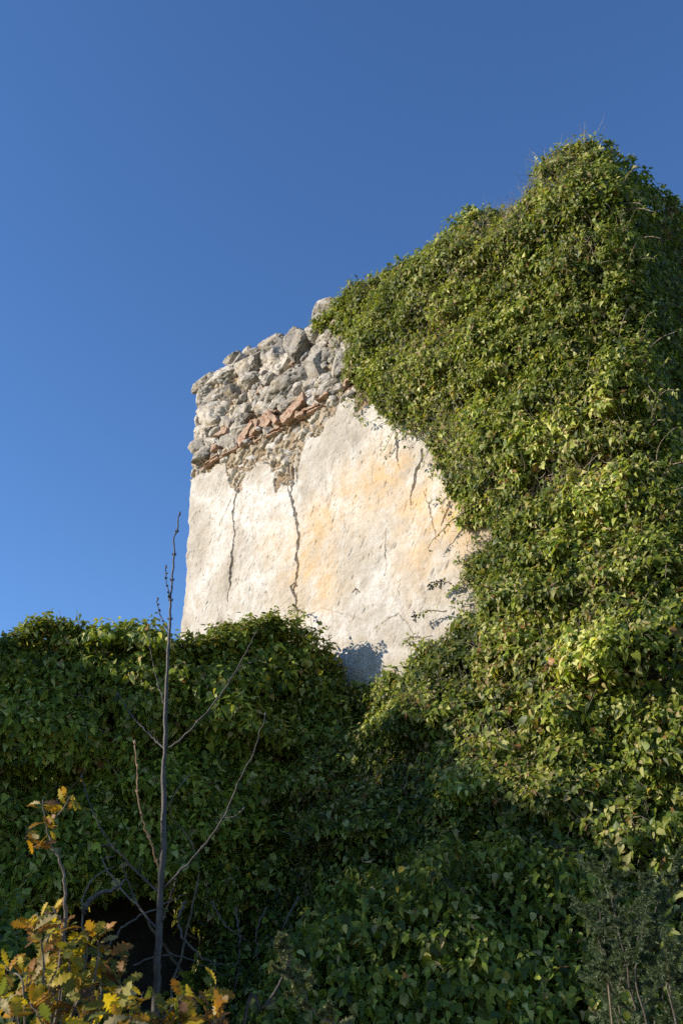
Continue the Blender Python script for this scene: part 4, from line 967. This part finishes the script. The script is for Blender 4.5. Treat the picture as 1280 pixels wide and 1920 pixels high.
def oak_branch(px, Y, k, size, wts, r0=0.009):
    e = [at(x, y, Y + r.normal(0, 0.03)) for x, y in px]; P = smoothline([fork, (fork + e[0]) / 2 + np.array([0, 0, -0.03])] + e, 26, 0.003)
    ob.tube(P, np.linspace(r0, 0.0018, 26), 6)
    d = unit(P[-1] - P[-3])
    oak_cluster(P[-1], d, k, size, wts)
    for q in (18, 20, 22, 24):
        if r.random() < 0.45: oak_cluster(P[q] + r.normal(0, 0.012, 3), unit(d + r.normal(0, 0.5, 3)), max(2, k // 3), size * 0.9, wts)
for (x, y, Y, k, s_, wt) in [(70, 1712, 4.1, 7, .085, WYY), (100, 1705, 4.2, 5, .08, WY), (55, 1740, 4.0, 6, .09, WB), (110, 1735, 4.2, 7, .09, WY), (160, 1740, 4.1, 7, .09, WYY), (185, 1760, 4.1, 7, .09, WY), (200, 1790, 4.3, 6, .09, WG), (75, 1770, 4.3, 8, .10, WG), (120, 1780, 4.1, 8, .10, WG),
                             (150, 1790, 4.2, 8, .10, WG), (60, 1800, 4.1, 7, .09, WY), (100, 1810, 4.3, 8, .10, WG), (10, 1810, 3.9, 6, .08, WYY), (50, 1840, 4.0, 8, .10, WB), (90, 1850, 3.9, 7, .09, WY), (130, 1840, 4.1, 8, .10, WG), (175, 1825, 4.3, 6, .09, WG), (55, 1880, 3.8, 8, .095, WYY),
                             (20, 1905, 3.7, 7, .09, WYY), (90, 1905, 3.8, 8, .1, WY), (140, 1885, 3.9, 8, .1, WB), (190, 1840, 4.2, 7, .09, WB), (225, 1840, 4.2, 5, .09, WB), (185, 1880, 4.0, 7, .1, WG), (220, 1890, 3.9, 7, .1, WYY), (245, 1905, 3.8, 7, .09, WYY), (270, 1860, 4.0, 5, .085, WYY),
                             (270, 1900, 4.0, 7, .09, WG), (310, 1900, 4.0, 6, .09, WG), (345, 1865, 4.0, 5, .085, WB), (350, 1885, 4.0, 7, .09, WY), (380, 1880, 4.1, 6, .09, WG), (405, 1850, 4.1, 5, .08, WG), (400, 1890, 4.0, 6, .09, WY), (420, 1905, 3.9, 6, .09, WB), (340, 1915, 3.9, 6, .09, WY), (160, 1915, 3.8, 7, .1, WY), (0, 1870, 3.9, 7, .09, WG)]:
    oak_branch([(x * 0.75 + 40, y + 60), (x, y)], Y, k, s_, wt)
P = smoothline([fork, at(115, 1790, 4.15), at(122, 1690, 4.12), at(118, 1630, 4.1), at(100, 1590, 4.1), at(88, 1550, 4.1), at(80, 1500, 4.1)], 40, 0.002); ob.tube(P, np.linspace(0.009, 0.002, 40), 6)
for (x, y, k, s_, wt) in [(80, 1505, 6, .075, (1, 5, 0, 0, 1.5, .5, 1)), (85, 1535, 5, .075, (1, 5, 0, 0, 2, .5, .5)), (60, 1560, 5, .075, (2, 5, .5, 0, 1, .3, .5)), (105, 1548, 4, .08, (4, 3, .5, 0, 0, 0, .5)), (75, 1575, 5, .075, (1, 1, 0, 0, 3, 3, .5)), (100, 1582, 3, .07, (0, 1, 0, 0, 2, 3, .5))]:
    oak_cluster(at(x, y, 4.1), unit(r.normal(0, 0.5, 3) + np.array([0, 0, 0.6])), k, s_, wt)
P2 = smoothline([P[33], at(112, 1525, 4.08), at(130, 1500, 4.06), at(140, 1492, 4.05)], 14); ob.tube(P2, np.linspace(0.004, 0.0015, 14), 5)
oak_cluster(P2[-1], unit(P2[-1] - P2[-3]), 5, .07, (5, 2, 1, 0, 0, 0, 1)); oak_cluster(P2[8], UP, 3, .065, (1, 4, 0, 0, 1, 0, 2))
o = ob.build('branches', M_OAKB, oak); rebase(o, oak)
o = leaves('leaves', np.array(OP), np.array(ON), np.array(OT), np.array(OS), np.array(OC), M_OAK, oak, kinds=np.zeros(len(OP), int), fold=0.22, curl=0.35, seed=9, templates=OAKT); rebase(o, oak)

# ------------------------------------------------------------------ juniper
def juniper(name, label, base, stems, n_twig, seed, tone=(0.06, 0.088, 0.045), spread=0.28):
    r = np.random.default_rng(seed); tg = thing(name, label, 'juniper'); jb = Bag(); tw = []
    for st in stems:
        P = smoothline([np.array(base)] + [np.array(q) for q in st], 30, 0.004); jb.tube(P, np.linspace(0.007, 0.0012, 30), 6)
        for _ in range(n_twig):
            q = r.integers(3, 30); d = unit(r.normal(size=3) + UP * 0.5 + (P[-1] - P[0]) * 0.3); L_ = r.uniform(0.3, 1.0) * spread * (1.25 - q / 40)
            T_ = vine(P[q], d, 9, L_ / 9, r, (0, 0, -1.0), wob=0.5); jb.tube(T_, np.linspace(0.0028, 0.001, 10), 4); tw.append(T_)
            for _2 in range(4):
                e = r.integers(2, 9); tw.append(vine(T_[e], unit(d + r.normal(0, 0.6, 3)), 5, L_ * 0.09, r, (0, 0, -1.5), wob=0.5))
    A0 = []; D0 = []
    for T_ in tw:
        n_ = len(T_) * 22; u = r.uniform(0, len(T_) - 1.001, n_); i = u.astype(int); f = (u - i)[:, None]
        p = T_[i] * (1 - f) + T_[i + 1] * f; ax = unit(T_[i + 1] - T_[i]); s_ = unit(np.cross(ax, r.normal(size=(n_, 3))))
        A0.append(p); D0.append(unit(s_ * 0.85 + ax * 0.55))
    A0 = np.vstack(A0); D0 = np.vstack(D0); m = len(A0); L_ = r.uniform(0.011, 0.019, m)[:, None]; s_ = unit(np.cross(D0, r.normal(size=(m, 3)))) * 0.0014
    V = np.stack([A0 - s_, A0 + s_, A0 + D0 * L_ * 0.6 + s_ * 0.9, A0 + D0 * L_, A0 + D0 * L_ * 0.6 - s_ * 0.9], 1).reshape(-1, 3)
    o_ = np.arange(m)[:, None] * 5; Q = np.array([[0, 1, 2, 4]]) + o_; T3 = np.array([[4, 2, 3]]) + o_
    tn = np.repeat(np.array(tone)[None] * np.exp(r.normal(0, 0.25, (m, 1))), 5, 0)
    raw_mesh('needles', V, [Q, T3], M_NEEDLE, tg, True, {'tone': tn})
    jb.build('branches', M_OAKB, tg)
YJ = 4.0
juniper('juniper', 'grey green juniper bush with soft needles in front of the ivy at lower right', (1.25, 4.2, 0.0),
        [[(1.2, 4.2, 0.8), at(1170, 1800, YJ), at(1130, 1620, YJ)], [(1.25, 4.2, 0.9), at(1235, 1780, YJ), at(1270, 1650, YJ)], [(1.2, 4.15, 0.9), at(1150, 1860, YJ), at(1120, 1700, YJ + .2)], [(1.3, 4.2, 0.9), at(1300, 1800, 4.1), at(1340, 1680, 4.1)], [(1.2, 4.3, 0.9), at(1140, 1840, 4.3), at(1160, 1660, 4.3)], [(1.2, 4.3, 0.9), at(1220, 1840, 4.3), at(1240, 1640, 4.4)],
         [(1.25, 4.1, 0.9), at(1200, 1880, 3.9), at(1200, 1720, 3.9)], [(1.25, 4.0, 0.9), at(1260, 1900, 3.8), at(1250, 1800, 3.8)], [(1.3, 4.0, 0.9), at(1200, 1915, 4.1), at(1150, 1740, 4.2)]], 24, 33)
juniper('juniper', 'single pale juniper sprig with a bending tip standing before the dark hollow', (0.05, 4.4, 0.0),
        [[(0.0, 4.4, 0.9), at(640, 1960, 4.3), at(590, 1900, 4.25), at(555, 1835, 4.22), at(525, 1790, 4.2), at(508, 1760, 4.2)]], 30, 34, (0.17, 0.18, 0.085), 0.11)
# bare twig and straw
tw = Bag()
P = smoothline([at(380, 2000, 4.2) * [1, 1, 0] , at(455, 1935, 4.2), at(492, 1893, 4.2), at(520, 1850, 4.2), at(536, 1815, 4.2), at(545, 1783, 4.2)], 30, 0.001); tw.tube(P, np.linspace(0.008, 0.002, 30), 7)
P = smoothline([at(500, 1885, 4.2), at(510, 1878, 4.2), at(523, 1873, 4.2)], 8); tw.tube(P, np.linspace(0.004, 0.0015, 8), 5)
o = tw.build('bare_twig', M_SAP); o['category'] = 'twig'; o['label'] = 'bare grey twig leaning right, low in front of the juniper sprig'
tw = Bag(); P = smoothline([at(1150, 2000, 4.0) * [1, 1, 0], at(1147, 1925, 3.8), at(1143, 1880, 3.8), at(1140, 1848, 3.8)], 20); tw.tube(P, np.linspace(0.003, 0.0012, 20), 5)
o = tw.build('straw_stalk', M_STRAW); o['category'] = 'stalk'; o['label'] = 'dry straw coloured stalk standing beside the juniper bush'
